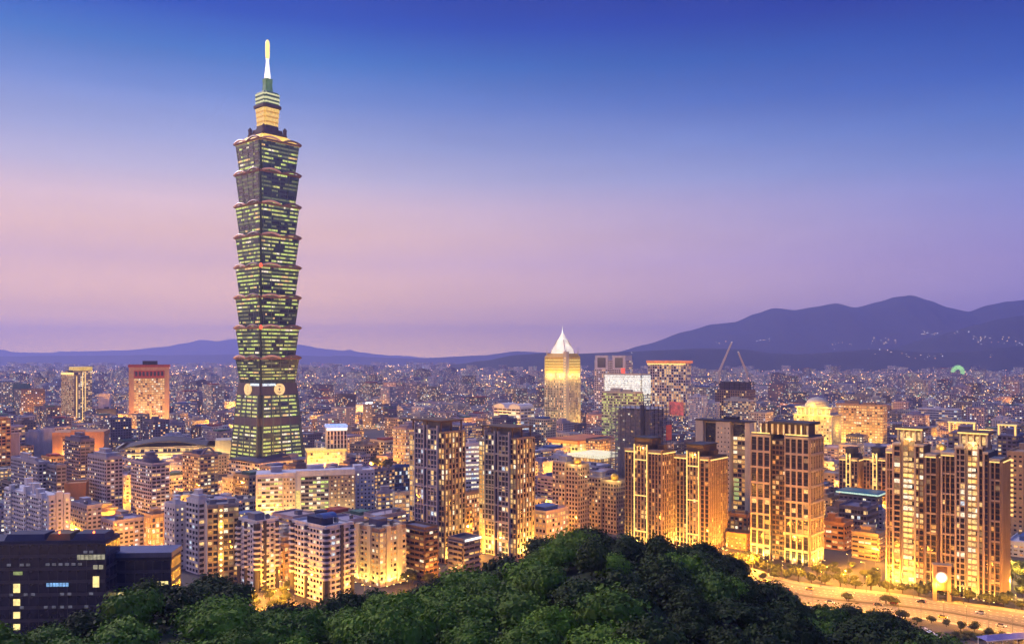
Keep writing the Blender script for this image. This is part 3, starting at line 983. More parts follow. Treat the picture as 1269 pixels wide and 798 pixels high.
def lamp_tower():
    b = Building("apartment_tower", "grey green apartment tower with bright yellow lamps down its middle bay", "apartments", 257, 257, 296, 628, 512, radians(24), 16)
    w, d, h = b.wr, b.wl, b.h
    b.block(0, w, 0, d, 0, h, W['grey'], fh=3.2, bw=3.0, pw=.7, pd=.4, sh=1.2, sd=.6, pal='warm', faces='R', frame=W['tan'])
    x = w * .42
    b.add("stair_bay", W['tan'], lambda m: m.box(x - 1.6, x + 1.6, -1.6, 0, 0, h + 1))
    for k in range(13):
        b.add("stair_lamp", emit("stair lamp", (1, .75, .25), 3.2, .2), lambda m: m.lathe([(.1, h - 3 - k * 3.3), (.7, h - 2.6 - k * 3.3), (.7, h - 1.9 - k * 3.3), (.1, h - 1.5 - k * 3.3)], 8, (x, -2.0)))
    b.parapet(0, w, 0, d, h, W['grey'])
    b.roof_hut(.2, .5, 4, 5, h, 3, W['grey']); b.roof_hut(.8, .5, 4, 5, h, 3, W['grey'])
    glow(b.root, (x, -4, h * .75), 900); glow(b.root, (x, -4, h * .35), 900)
    b.finish(100)
lamp_tower()

def round_tower(label, x0, xc, x1, ytop, Y, mat, slot=.5, blue=False):
    """white tower with stacked round corner balconies and a dark vertical slot"""
    b = Building("apartment_tower", label, "apartments", x0, xc, x1, ytop, Y)
    w, d, h = b.wr, b.wl, b.h
    b.block(0, w, 0, d, 0, h, W[mat], fh=3.1, bw=3.0, pw=.8, pd=.3, sh=1.35, sd=.6, pal='grey', frame=W['white'])
    b.add("stair_slot", W['dark'], lambda m: m.box(w * slot - 1.0, w * slot + 1.0, -.9, -.1, 0, h + .6))
    nf = int(h / 3.1)
    for (cx_, cy_, r) in ((.6, .6, 2.9), (-.2, d * .55, 2.3), (-.2, d - 1.5, 2.6), (w - 1.2, -.2, 2.2)):
        b.add("balcony_core", W['dark'], lambda m: m.lathe([(r - .9, 0), (r - .9, h - .5)], 12, (cx_, cy_)))
        for k in range(nf):
            z = .6 + k * 3.1
            if z < h * .25: continue
            b.add("balcony", W['white'], lambda m: m.lathe([(r - .5, z), (r, z + .1), (r, z + 1.25), (r - .25, z + 1.3)], 14, (cx_, cy_)))
    b.parapet(0, w, 0, d, h, W['white'])
    b.roof_hut(.35, .45, w * .45, d * .4, h, 4.2, W['navy'] if blue else W['grey'])
    if blue:
        b.add("roof_vault", W['blue'], lambda m: m.loft([[(w * .2 + w * .5 * t, d * .35 + 4 * cos(q * pi / 8) , h + 4 + 2.4 * sin(q * pi / 8)) for q in range(9)] for t in (0, 1)]))
        b.roof_hut(.75, .75, 5, 5, h, 5.2, W['navy'])
    b.tank(.75, .3, h)
    b.aircons(26)
    b.finish(90)
round_tower("white apartment tower with stacked round corner balconies above an orange lit street", 296, 318, 345, 648, 495, "white", .35)
round_tower("white round balcony apartment tower with a blue vaulted roof shed, nearest the wooded hill", 362, 404, 438, 655, 472, "white", .55, True)

# --- the navy block close in front on the left
NAVYF = wall('navy cladding', (.040, .042, .085), .5)
def navy():
    b = Building("office_block", "dark navy glass office block half hidden by the wooded slope", "office building", -60, -60, 131, 671, 270, radians(3), 11)
    w, h = b.wr, b.h
    b.block(0, w, 0, 11, 0, h, W['navy'], faces='RB', frame=NAVYF, **STY['navy'])
    for x0, x1 in ((uR(b, 4), uR(b, 56)), (uR(b, 56.5), uR(b, 88)), (uR(b, 89), w)):
        b.add("roof_screen", W['navy'] if x0 < uR(b, 50) or x0 > uR(b, 80) else W['bronze'], lambda m: m.loft([[(x0, 0.3, h), (x1 - .4, .3, h), (x1 - .4, 9, h), (x0, 9, h)], [(x0 + .6, 1.6, h + 1.8), (x1 - 1, 1.6, h + 1.8), (x1 - 1, 8, h + 1.8), (x0 + .6, 8, h + 1.8)]]))
    yl = emit("yellow office light", (1.0, .80, .30), 1.1, .3)
    for y0, y1 in ((724, 735), (743, 751), (759, 767), (774, 781)):
        b.add("lit_window", yl, lambda m: m.box(uR(b, 17), uR(b, 25), -.3, 0, zt(b, y1), zt(b, y0)))
    b.add("lit_window", yl, lambda m: m.box(uR(b, 115.5), uR(b, 123), -.3, 0, zt(b, 729.5), zt(b, 716)))
    dl = emit("dim office light", (.85, .80, .55), .35, .5)
    for x in range(96, 128, 5):
        b.add("lit_window", dl, lambda m: m.box(uR(b, x), uR(b, x + 4), -.3, 0, zt(b, 695), zt(b, 689)))
    for x in (116, 123):
        b.add("lit_window", dl, lambda m: m.box(uR(b, x), uR(b, x + 5), -.3, 0, zt(b, 707), zt(b, 702)))
    b.add("lit_window", emit("green office light", (.6, .75, .25), .4, .4), lambda m: m.box(uR(b, 17), uR(b, 28), -.3, 0, zt(b, 713), zt(b, 709)))
    gd = emit("dim navy room light", (.45, .50, .75), .16, .6)
    for row, (ya, yb) in enumerate(((684, 687), (699, 702), (736, 739), (752, 755))):
        for x in range(6 + row * 3, 112, 7 + row):
            if RND.random() < .55:
                b.add("lit_window", gd, lambda m: m.box(uR(b, x), uR(b, x + 4.5), -.3, 0, zt(b, yb), zt(b, ya)))
    bl = emit("blue screen light", (.25, .55, 1.0), .7, .5)
    for x in range(58, 86, 4):
        b.add("lit_window", bl, lambda m: m.box(uR(b, x), uR(b, x + 3), -.3, 0, zt(b, 728), zt(b, 723.5)))
    for x in (70, 113):
        b.add("beacon", emit("red roof beacon", (1.0, .16, .03), 5, .1), lambda m: m.lathe([(.1, h + 1.6), (.32, h + 1.9), (.32, h + 2.3), (.1, h + 2.6)], 8, (uR(b, x), 2)))
        glow(b.root, (uR(b, x), .4, h + 3.2), 40, (1, .15, .03), .3)
    b.finish(100)
    c = Building("office_block", "lower navy wing with a flat blue roof edge beside the navy block", "office building", 133, 133, 212, 690, 281, radians(4), 10)
    w, h = c.wr, c.h
    c.block(0, w, 0, 10, 0, h, W['navy'], faces='RB', frame=NAVYF, **STY['navy'])
    c.add("roof_fascia", wall("blue grey fascia", (.10, .11, .20), .4), lambda m: m.box(-.4, w + .4, -.8, 10.4, h - .2, h + 1.4))
    for x0, x1, y0, y1 in ((174, 194, 726, 733), (195, 209, 721, 726), (135, 168, 734, 738)):
        for q in range(3):
            xa = x0 + (x1 - x0) * q / 3
            c.add("lit_window", yl, lambda m: m.box(uR(c, xa), uR(c, xa + (x1 - x0) / 3.4), -.3, 0, zt(c, y1), zt(c, y0)))
    c.finish(60)
navy()

# --- middle: white blocks beside the supertall
def mall():
    b = Building("shopping_mall", "pale mall podium with a black barrel roof at the tallest tower's foot", "mall", 284, 322, 386, 574, 935, PHI)
    w, d, h = b.wr, b.wl, b.h
    b.block(0, w, 0, d, 0, h, W['lilac'], fh=5, bw=5, pw=.6, pd=.5, sh=2, sd=.5, pal='warm', frame=W['white'])
    b.add("barrel_roof", W['navy'], lambda m: m.loft([[(x, d * .5 + d * .5 * cos(q * pi / 12), h + (2 + 10 * x / w) * sin(q * pi / 12)) for q in range(13)] for x in (-3, w * .6)]))
    b.roof_hut(.75, .25, 12, 12, h, 5, W['lilac']); b.roof_hut(.55, .12, 8, 6, h, 4, W['tan'])
    b.finish(rows=True)
mall()
def ribbon_block():
    b = Building("office_building", "wide white office block with green lit ribbon windows in two recesses", "office building", 317, 317, 440, 585, 690, radians(15), 26)
    w, h = b.wr, b.h
    X = lambda p: uR(b, p)
    b.block(0, w, 0, 26, 0, h - 2, W['white'], faces='')
    b.facade('R', X(319), X(350), 0, h - 5, 0, 3.6, 3.2, .25, .3, 1.4, .6, 'office', W['white'])
    b.add("pillar", W['white'], lambda m: m.box(X(351), X(366), -2.5, 2, 0, h - 1))
    b.facade('R', X(351), X(366), 3, h - 5, -2.5, 3.4, 2.6, 1.3, .15, 1.9, .2, 'grey', W['cream'])
    b.add("lit_recess", emit("yellow lit stair", (1, .74, .2), .8, .4), lambda m: m.box(X(366.5), X(372), -.3, 0, 0, h * .62))
    b.facade('R', X(373), X(407), 0, h - 5, 0, 3.5, 3.0, .25, .3, 1.5, .5, 'office', W['grey'])
    b.add("frame_beam", W['white'], lambda m: m.box(X(366.5), w, -1.4, 10, h - 4.5, h))
    b.add("side_wall", W['pink'], lambda m: m.box(X(408), w, -1.2, 4, 0, h - 4.5))
    b.facade('R', X(409), w - .5, 2, h - 5, -1.2, 3.4, 2.9, 1.5, .2, 1.9, .2, 'rich', W['pink'])
    b.roof_hut(.2, .6, 9, 7, h - 2, 4, W['lilac']); b.roof_hut(.6, .6, 14, 8, h - 2, 4.5, W['white']); b.tank(.85, .6, h - 2)
    b.finish(100)
    for k in range(4):
        floodlight(*to_world(b, w * (k + .5) / 4, -7, 0), 9000, "yellow floodlight before the ribbon windowed white block", "floodlights of the ribbon windowed block", (0, .4, 1), (1, .74, .3))
ribbon_block()
S("office_building", "white walled office block beside the ribbon windowed block with punched windows", "office building", 428, 428, 464, 585, 730, "white", "punch", roof='hut', phi=20, pal='warm')
S("office_building", "grey lit window wing behind the white walled office block", "office building", 462, 464, 489, 583, 770, "grey", "apt", roof='tanks', pal='rich')
S("office_building", "low building clad in blue lit glass", "office building", 486, 487, 508, 578, 815, "blue", "blue", roof='', phi=22, pal='blue')
S("low_building", "small gold lit block beneath the blue glass building", "building", 487, 489, 512, 612, 690, "cream", "gold", roof='tank', phi=22)
S("low_building", "white low block with lit green trees before it, under the grey wing", "building", 466, 468, 488, 610, 700, "lilac", "apt", roof='hut', phi=22, pal='rich')

def crown_hotel():
    b = Building("office_tower", "small white columned tower with a blue glowing crown over a gold podium", "office tower", 404, 405, 430, 530, 955, radians(18), 20)
    w, h = b.wr, b.h
    b.mb("wall", W['white']).box(0, w, 0, 20, 0, h)
    b.facade('R', 0, w, 28, h - 4, 0, 5, 3.6, 1.5, .8, .5, .2, 'dark', W['white'])
    b.add("blue_crown", emit("blue crown light", (.30, .45, 1.0), 1.1, .3), lambda m: m.box(-.6, w + .6, -.8, 20.6, h, h + 2.6))
    b.add("crown_light", STRIPW, lambda m: m.box(-.3, w + .3, -.9, -.4, h - 3, h - .6))
    b.finish(rows=True)
    c = Building("podium", "gold lit podium with a bright flat canopy below the white columned tower", "podium", 380, 381, 428, 560, 945, radians(18), 26)
    w, h = c.wr, c.h
    c.block(0, w, 0, 26, 0, h, W['cream'], faces='R', **STY['gold'])
    c.add("canopy", emit("gold canopy light", (1.0, .66, .14), .9, .4), lambda m: m.box(-1, w + 1, -4, 20, h, h + 2.2))
    c.finish(rows=True)
    for k in range(3):
        floodlight(*to_world(c, w * (k + .5) / 3, -8, 0), 22000, "gold floodlight before the canopied podium", "floodlights of the gold podium", (0, .5, 1), (1, .65, .2))
crown_hotel()
S("civic_hall", "broad low pale hall with flat roof behind the tree filled plaza", "hall", 482, 484, 604, 534, 1290, "pink", "warmoff", roof='huts', phi=22, depth=60)
S("civic_hall", "stacked white terraces of a low hall right above the plaza trees", "hall", 482, 483, 520, 540, 1210, "white", "ribw", roof='', phi=22)
b_ = S("stadium", "pale floodlit sports hall glaring white in the hazy middle city", "stadium", 434, 435, 468, 502, 1850, "white", "ribw", roof='hut', phi=15, depth=60)
b_.add('floodlight_bank', emit('stadium lights', (1, .95, .95), 4, .1), lambda m: m.box(b_.wr * .55, b_.wr * .8, -1.5, -.5, b_.h + 2, b_.h + 6))
S("office_building", "pale office block with bright green white windows across the plaza", "office building", 514, 516, 553, 499, 1800, "lilac", "punch", roof='hut', phi=15, pal='white')
S("office_building", "white office block with fully lit ribbon floors between the two glass grid towers", "office building", 570, 574, 600, 551, 770, "white", "ribw", roof='hut', phi=20)
S("low_building", "lit low block at the foot between the two glass grid towers", "building", 572, 578, 600, 612, 660, "tan", "gold", roof='tank')

# --- near centre apartments by the hill
def gold_apts():
    b = Building("apartment_building", "long golden lit apartment row between the blue roofed tower and dark gabled slab", "apartments", 434, 470, 503, 658, 505)
    w, d, h = b.wr, b.wl, b.h
    b.block(0, w, 0, d, 0, h, W['tan'], faces='RL', frame=W['cream'], **dict(STY['aptw'], pal='rich'))
    for f in (.3, .7):
        b.add("stair_tower", W['cream'], lambda m: m.box(w * f - 1.6, w * f + 1.6, -1.4, 3, 0, h + 2.4))
        b.add("stair_tower", W['cream'], lambda m: m.box(-1.4, 3, d * f - 1.6, d * f + 1.6, 0, h + 2.4))
    b.parapet(0, w, 0, d, h, W['tan'])
    b.roof_hut(.5, .5, 8, 8, h, 4.5, W['violet']); b.tank(.8, .3, h)
    b.aircons(30)
    b.finish(100)
    return b
ga = gold_apts()
shade(ga, 4, 2600, "street level floodlight under the golden apartment row", "floodlights of the golden row", 'LR', 4)
S("apartment_building", "purple brown apartment slab with a long white roof edge above the trees", "apartments", 497, 526, 542, 656, 520, "violet", "balc", roof='', frame="brown")
b_ = S("low_building", "dark low house with a bright white roof fascia below the first glass grid tower", "building", 556, 574, 594, 670, 525, "dark", "balc", roof='', frame="violet")
b_.add("roof_fascia", STRIPW, lambda m: m.box(b_.wr * .0, b_.wr, -1.9, -1.5, b_.h - .4, b_.h + .9))
S("low_building", "small dark roofed house in the gap between the two round balcony towers", "building", 343, 352, 363, 676, 520, "tan", "rich", roof='hut')
S("low_building", "golden low house in the lit gap above the orange street", "building", 340, 352, 366, 662, 610, "cream", "gold", roof='huts')

# --- glass grid towers in the middle
def grid_tower(label, x0, xm, x1, ytop, Y):
    b = Building("apartment_tower", label, "apartments", x0, xm, x1, ytop + 8, Y)
    w, d, h = b.wr, b.wl, b.h
    # three bays along the south face: lamp lit edge bay, glass centre, far bay
    def bay(u0, u1, x, z, mat, frame, pal, bw, **k):
        b.block(x, w, u0, u1, 0, z, W[mat], faces='L', frame=W[frame], fh=3.4, bw=bw, pw=.5, pd=.5, sh=.8, sd=.35, pal=pal, **k)
    bay(0, d * .16, 0, h, 'tan', 'tan', 'rich', 3.2)
    bay(d * .16, d * .44, -1.2, h + 2, 'grey', 'lilac', 'blue', 3.0)
    b.add("glass_slot", GLN, lambda m: m.box(-.4, 3, d * .44, d * .54, 0, h + 2))
    bay(d * .54, d * .80, -1.2, h + 2, 'grey', 'lilac', 'blue', 3.0)
    bay(d * .80, d, 0, h - 3, 'tan', 'cream', 'gold', 3.4)
    b.facade('R', 0, w, 0, h - 1, 0, 3.4, 3.4, 1.0, .8, .9, .4, 'rich', W['tan'])
    for u in (.16, .44, .54, .80):
        b.add("pilaster", W['lilac'], lambda m: m.box(-2.0, 0, d * u - .45, d * u + .45, 0, h + 4))
    for k in range(1, 7):
        z = h * k / 7
        b.add("sky_band", W['lilac'], lambda m: m.box(-1.9, .5, d * .16, d * .80, z - .5, z + .5))
    # open roof frame
    def frame(m):
        for x in (0, w * .5, w):
            for y in (d * .1, d * .5, d * .9):
                m.box(x - .4, x + .4, y - .4, y + .4, h, h + 6.2)
        m.box(-1.2, w + 1, d * .06, d * .94, h + 6.2, h + 7.2)
    b.add("roof_frame", W['bronze'], frame)
    b.roof_hut(.5, .5, w * .55, d * .5, h, 5.2, W['grey'])
    b.finish(100)
    return b
gt1 = grid_tower("tall blue grey glass grid tower, farther from the wooded hill than its twin", 508, 551, 576, 527, 562)
gt2 = grid_tower("tall blue grey glass grid tower standing directly over the hill's slope", 594, 640, 662, 535, 575)
for b in (gt1, gt2):
    shade(b, 3, 10000, "warm floodlight at the foot of a glass grid tower", "floodlights of the glass grid towers", 'R', 5)
    shade(b, 2, 1800, "warm floodlight at the foot of a glass grid tower", "floodlights of the glass grid towers", 'L', 5)

# --- the pyramid topped tower
def pyramid_tower():
    b = Building("skyscraper", "golden tower with a white glowing pyramid roof and pointed finial", "skyscraper", 675, 702, 719, 462, 1385)
    w, d, h = b.wr, b.wl, b.h
    hg = zt(b, 438)
    b.block(0, w, 0, d, 0, h - 12, W['tan'], fh=4, bw=3.2, pw=1.3, pd=.8, sh=1.2, sd=.3, pal='rich', frame=W['cream'])
    b.block(.2, w, .2, d, h - 12, h, W['cream'], fh=4, bw=3, pw=1.0, pd=.4, sh=1.6, sd=.3, pal='gold', frame=W['cream'])
    b.add("corner_bay", W['cream'], lambda m: m.box(-1.6, 5, -1.6, 5, 0, hg + 3))
    for k in range(28):
        z = 8 + k * (hg - 12) / 28
        b.add("bay_window", L_WARM, lambda m: m.box(-1.8, -1.6, .3, 3.2, z, z + 2.3))
    gm = wall("gilded wall", (.72, .46, .07), .5, .2)
    b.add("gold_storey", gm, lambda m: m.loft([[(-.3, -.3, h), (w, -.3, h), (w, d, h), (-.3, d, h)], [(-.3, -.3, hg - 6), (w, -.3, hg - 6), (w, d, hg - 6), (-.3, d, hg - 6)],
                                               [(3, 3, hg), (w - 3, 3, hg), (w - 3, d - 3, hg), (3, d - 3, hg)]]))
    for k in range(5):
        z = h + 1 + k * (hg - h - 8) / 5
        b.add("gold_window_band", emit("gold window band", (1.0, .72, .16), .85, .4), lambda m: (m.box(-.7, -.3, 1, d - 1, z, z + 2.0), m.box(1, w - 1, -.7, -.3, z, z + 2.0)))
    wp = emit("white pyramid glow", (1.0, .86, .60), .70, .45, (.7, .66, .6), .12)  # floodlit pyramid: the light is put into the roof's emission
    cx_, cy_ = w / 2, d / 2
    zp, z2, z3 = zt(b, 436), zt(b, 417), zt(b, 403)
    def ring(s, z): return [(cx_ - w * s, cy_ - d * s, z), (cx_ + w * s, cy_ - d * s, z), (cx_ + w * s, cy_ + d * s, z), (cx_ - w * s, cy_ + d * s, z)]
    b.add("pyramid_roof", wp, lambda m: m.loft([ring(.34, hg - .5), ring(.31, zp + 3), ring(.245, zp + 10), ring(.215, zp + 10.3), ring(.145, z2 - 5), ring(.12, z2 - 4.7), ring(.07, z2 + 1), ring(.04, z2 + 5)]))
    for q, (sx_, sy_) in enumerate(((-1, -1), (1, -1), (1, 1), (-1, 1))):
        b.add("pyramid_rib", W['white'], lambda m: (m.tube((cx_ + sx_ * w * .34, cy_ + sy_ * d * .34, hg - .5), (cx_ + sx_ * w * .145, cy_ + sy_ * d * .145, z2 - 5), 1.0, .8), m.tube((cx_ + sx_ * w * .44, cy_ + sy_ * d * .44, hg - 4), (cx_ + sx_ * w * .44, cy_ + sy_ * d * .44, hg + 9), 1.4, .2)))
    b.add("finial", emit("finial light", (1.0, .95, .85), 1.3, .1), lambda m: m.lathe([(1.9, z2), (1.1, z2 + 5), (1.4, z2 + 7), (.5, z2 + 10), (.1, z3 + 1)], 8, (cx_, cy_)))
    b.finish(rows=True)
    for k in range(2):
        glow(b.root, (-8, d * (.25 + .5 * k), h - 4), 9000, (1, .66, .16), 2); glow(b.root, (w * (.25 + .5 * k), -8, h - 4), 7000, (1, .66, .16), 2)
    shade(b, 3, 20000, "gold floodlight at the foot of the pyramid topped tower", "floodlights of the pyramid tower", 'LR', 12)
pyramid_tower()

def twin_slab():
    b = Building("office_tower", "pale grey slab tower with two boxy roof heads, just past the pyramid topped tower", "office tower", 737, 776, 784, 446, 1520)
    w, d, h = b.wr, b.wl, b.h
    b.block(0, w, 0, d, 0, h, W['white'], fh=4, bw=4, pw=1.2, pd=.6, sh=1.6, sd=.4, pal='grey', frame=W['white'])
    for u0, u1 in ((.02, .42), (.56, .98)):
        b.add("roof_head", W['white'], lambda m: m.box(-.8, w, d * u0, d * u1, h - 18, h + 8))
        b.add("head_glass", GLB, lambda m: m.box(-1.1, -.8, d * (u0 + .08), d * (u1 - .08), h - 14, h + 4))
    b.finish(rows=True)
twin_slab()
b_ = S("office_building", "glaring white lit office block with greenish lit lower floors and a red sign", "office building", 749, 795, 806, 464, 1260, "white", "rib", roof='hut', frame="cream", pal='white')
for k in range(9):
    z = b_.h - 4 - k * 3.1
    b_.add("lit_floor", emit("white lit floor", (1.0, .95, .88), .88, .35, scale=.3), lambda m: m.box(-1.0, -.7, b_.wl * .02, b_.wl * .98, z, z + 2.5))
    b_.add("lit_floor", emit("white lit floor", (1, 1, 1), 1), lambda m: m.box(b_.wr * .02, b_.wr * .98, -1.0, -.7, z, z + 2.5))
b_.add("red_sign", emit("red sign", (1.0, .08, .05), 1.2, .3), lambda m: m.box(-.4, .4, b_.wl * .44, b_.wl * .54, b_.h + 1.4, b_.h + 9))
S("office_building", "greenish gold lit office floors stepping out below the glaring white block", "office building", 746, 788, 797, 487, 1130, "cream", "rib", roof='huts', pal='green')

def orange_crown():
    b = Building("office_tower", "white gridded office tower with a glowing orange red roof edge", "office tower", 803, 850, 856, 450, 1560)
    w, d, h = b.wr, b.wl, b.h
    b.block(0, w, 0, d, 0, h, W['pink'], fh=5, bw=5, pw=1.2, pd=.7, sh=1.4, sd=.6, pal='rich', frame=W['white'])
    om = emit("orange roof edge", (1.0, .22, .04), .75, .3, scale=.1)
    b.add("orange_crown", om, lambda m: m.box(-3, w + 2, -3, d + 2, h, h + 4.5))
    b.add("crown_light", STRIP, lambda m: m.box(-2.6, -2, 0, d, h - 3, h - .6))
    b.add("red_screen", emit("red screen", (.9, .12, .10), .45, .7, scale=.2), lambda m: m.box(-1.8, -1.2, d * .05, d * .42, h * .22, h * .42))
    b.finish(rows=True)
orange_crown()

def vault_building():
    b = Building("office_building", "white building with rounded double roof ridges left of the pyramid topped tower", "office building", 612, 645, 662, 506, 1370)
    w, d, h = b.wr, b.wl, b.h
    b.block(0, w, 0, d, 0, h, W['white'], fh=5, bw=9, pw=.8, pd=.5, sh=2.6, sd=.8, pal='grey', frame=W['white'])
    for u0, u1 in ((0, .42), (.58, 1)):
        r = d * (u1 - u0) / 2; c = d * (u0 + u1) / 2
        b.add("roof_vault", W['white'], lambda m: m.loft([[(x, c + r * cos(q * pi / 10), h + .55 * r * sin(q * pi / 10)) for q in range(11)] for x in (-.5, w)]))
    b.finish(rows=True)
    shade(b, 2, 42000, "white floodlight before the double vaulted white building", "floodlights of the vaulted building", 'L', 14)
vault_building()

def store():
    b = Building("department_store", "gold lit department store under a flat glowing orange roof", "store", 684, 716, 756, 548, 1060)
    w, d, h = b.wr, b.wl, b.h
    b.block(0, w, 0, d, 0, h - 1, W['cream'], **dict(STY['gold'], bw=4.4, fh=4.6))
    b.add("flat_roof", wall("orange roof", (.55, .13, .03), .5), lambda m: m.loft([[(-5, -5, h - 2), (w + 3, -5, h - 2), (w + 3, d + 3, h - 2), (-5, d + 3, h - 2)], [(-6, -6, h + 3), (w + 4, -6, h + 3), (w + 4, d + 4, h + 3), (-6, d + 4, h + 3)]]))
    b.add("fascia_light", emit("orange fascia light", (1, .35, .06), .8, .3), lambda m: (m.box(-6.4, -6.0, -4, d + 2, h - .5, h + 2), m.box(-4, w + 2, -6.4, -6.0, h - .5, h + 2)))
    b.finish(rows=True)
    shade(b, 4, 26000, "gold floodlight along the orange roofed store", "floodlights of the orange roofed store", 'LR', 10)
    c = Building("department_store", "low store with a white lit flat canopy below the orange roofed store", "store", 708, 742, 768, 568, 955)
    w, d, h = c.wr, c.wl, c.h
    c.block(0, w, 0, d, 0, h, W['tan'], **dict(STY['gold'], bw=4.4, fh=4.6))
    c.add("canopy", emit("white canopy light", (1.0, .90, .62), .85, .4), lambda m: m.box(-5, w + 3, -5, d + 2, h, h + 3.4))
    c.finish(rows=True)
store()

def netted():
    b = Building("unfinished_tower", "dark concrete frame tower under construction wrapped in scaffolding and netting", "construction", 757, 806, 831, 507, 830)
    w, d, h = b.wr, b.wl, b.h
    b.mb("core", W['lilac']).box(5, w - 5, 5, d - 5, 0, h - 2)
    nf = int(h / 4.2)
    for k in range(nf + 1):
        z = h * k / nf
        b.add("floor_slab", W['concrete'], lambda m: m.box(0, w, 0, d, z - .35, z))
    for k in range(9):
        u = d * k / 8
        b.add("column", W['grey'], lambda m: m.box(.1, .8, max(0, u - .4), min(d, u + .4), 0, h + 3))
    for k in range(6):
        u = w * k / 5
        b.add("column", W['dark'], lambda m: m.box(max(0, u - .4), min(w, u + .4), .1, .8, 0, h + 3))
    def scaf(m):
        for k in range(nf * 2 + 1):
            z = (h + 2) * k / (nf * 2)
            m.tube((-1.4, -1.4, z), (-1.4, d, z), .16, .16, 4); m.tube((-1.4, -1.4, z), (w, -1.4, z), .16, .16, 4)
        for k in range(17): m.tube((-1.4, d * k / 16, 0), (-1.4, d * k / 16, h + 3), .14, .14, 4)
        for k in range(11): m.tube((w * k / 10, -1.4, 0), (w * k / 10, -1.4, h + 3), .14, .14, 4)
    b.add("scaffold", wall("scaffold tube", (.30, .28, .28), .5), scaf)
    b.add("safety_net", W['navy'], lambda m: m.box(-1.2, -1.1, d * .34, d * .58, 4, h * .55))
    b.add("red_banner", emit("red banner", (.8, .05, .04), .12, .3, (.5, .04, .04)), lambda m: m.box(w * .70, w * .98, -1.8, -1.6, h * .62, h * .80))
    for k in range(34):
        z = h * RND.random() * .9 + 3
        f = RND.random()
        b.add("site_light", L_WHT if k % 2 else L_WARM, lambda m: m.box(4.6, 4.9, d * f, d * f + 2, z, z + 1.4))
    b.add("hoist", W['dark'], lambda m: (m.box(-3.2, -1.5, d * .12, d * .2, 0, h + 4), m.tube((0, d * .16, h), (2, d * .2, h + 15), .5, .2)))
    b.finish(rows=True)
netted()

S("office_tower", "bright white gridded tower, taller part beside the orange crowned tower", "office tower", 853, 872, 877, 492, 1420, "white", "punch", roof='hut', pal='rich')
S("office_building", "bright white gridded block adjoining the taller white tower", "office building", 874, 888, 892, 499, 1440, "white", "punch", roof='hut', pal='rich')

def crane(label, px, pyb, pxt, pyt, Y, zroof):
    x = PX(px, Y)
    r = empty("tower_crane", (x, Y + 12, zroof), 0, label, "crane", "tower cranes over the unfinished tower")
    zh = PZ(pyb, Y) - zroof
    dx, dz = PX(pxt, Y) - x, PZ(pyt, Y) - zroof
    def lattice(m, p0, p1, s, n):
        p0, p1 = Vector(p0), Vector(p1)
        d = (p1 - p0).normalized(); a = d.orthogonal().normalized() * s; c = d.cross(a)
        cs = [a + c, a - c, -a - c, -a + c]
        for q in cs: m.tube(p0 + q, p1 + q * .6, .55, .45, 4)
        for i in range(n):
            for j in range(4):
                m.tube(p0 + (p1 - p0) * i / n + cs[j], p0 + (p1 - p0) * (i + 1) / n + cs[(j + 1) % 4] * .8, .3, .3, 3)
    cm = wall("crane steel", (.66, .55, .50), .5)
    for nm, fn in (("mast", lambda m: lattice(m, (0, 0, 0), (0, 0, zh), 1.5, 10)), ("jib", lambda m: lattice(m, (0, 0, zh), (dx, 0, dz), 1.2, 14)),
                   ("counter_jib", lambda m: m.box(-1.2 - 9 * (1 if dx > 0 else -1), 1.2, -1, 1, zh - .6, zh + .8)),
                   ("cab", lambda m: m.box(-1.6, 1.6, -2.6, -1, zh - 1, zh + 2)), ("counterweight", lambda m: m.box(-9 * (1 if dx > 0 else -1) - 1.6, -9 * (1 if dx > 0 else -1) + 1.6, -1.2, 1.2, zh - 3, zh - .6))):
        m = MB(); fn(m); m.build(nm, cm if nm != "counterweight" else W['concrete'], r)
    m = MB(); m.lathe([(.1, dz - 1), (1, dz), (.1, dz + 1)], 6, (dx, 0)); m.build("jib_light", emit("jib light", (1, .9, .8), 1.2), r)

def crane_tower():
    b = Building("unfinished_tower", "unfinished brown tower carrying two luffing cranes", "construction", 886, 922, 936, 474, 1520)
    w, d, h = b.wr, b.wl, b.h
    b.block(0, w, 0, d, 0, h - 14, W['tan'], fh=4.5, bw=4.5, pw=1, pd=.6, sh=1.3, sd=.5, pal='dark', frame=W['tan'])
    nf = 3
    for k in range(nf + 1):
        b.add("floor_slab", W['dark'], lambda m: m.box(0, w, 0, d, h - 14 + k * 4.6, h - 13.4 + k * 4.6))
    for k in range(7):
        u = d * k / 6
        b.add("column", W['dark'], lambda m: m.box(0, .9, max(0, u - .45), min(d, u + .45), h - 13.4, h + 1.5))
    for k in range(4):
        u = w * (k + .5) / 4
        b.add("column", W['dark'], lambda m: m.box(u - .45, u + .45, .05, .9, h - 13.4, h + 1.5))
    b.mb("core", W['violet']).box(6, w - 6, 6, d - 6, h - 14, h)
    b.finish(rows=True)
    crane("luffing crane with its jib raised steeply towards the pyramid topped tower's far side", 893, 461, 909, 424, 1520, h)
    crane("luffing crane, jib leaning back over the roof, on the dome side of its twin", 928, 463, 917, 436, 1520, h)
    S("office_building", "white gold lit office block at the foot of the crane topped tower", "office building", 897, 930, 937, 497, 1430, "cream", "warmoff", roof='huts')
crane_tower()

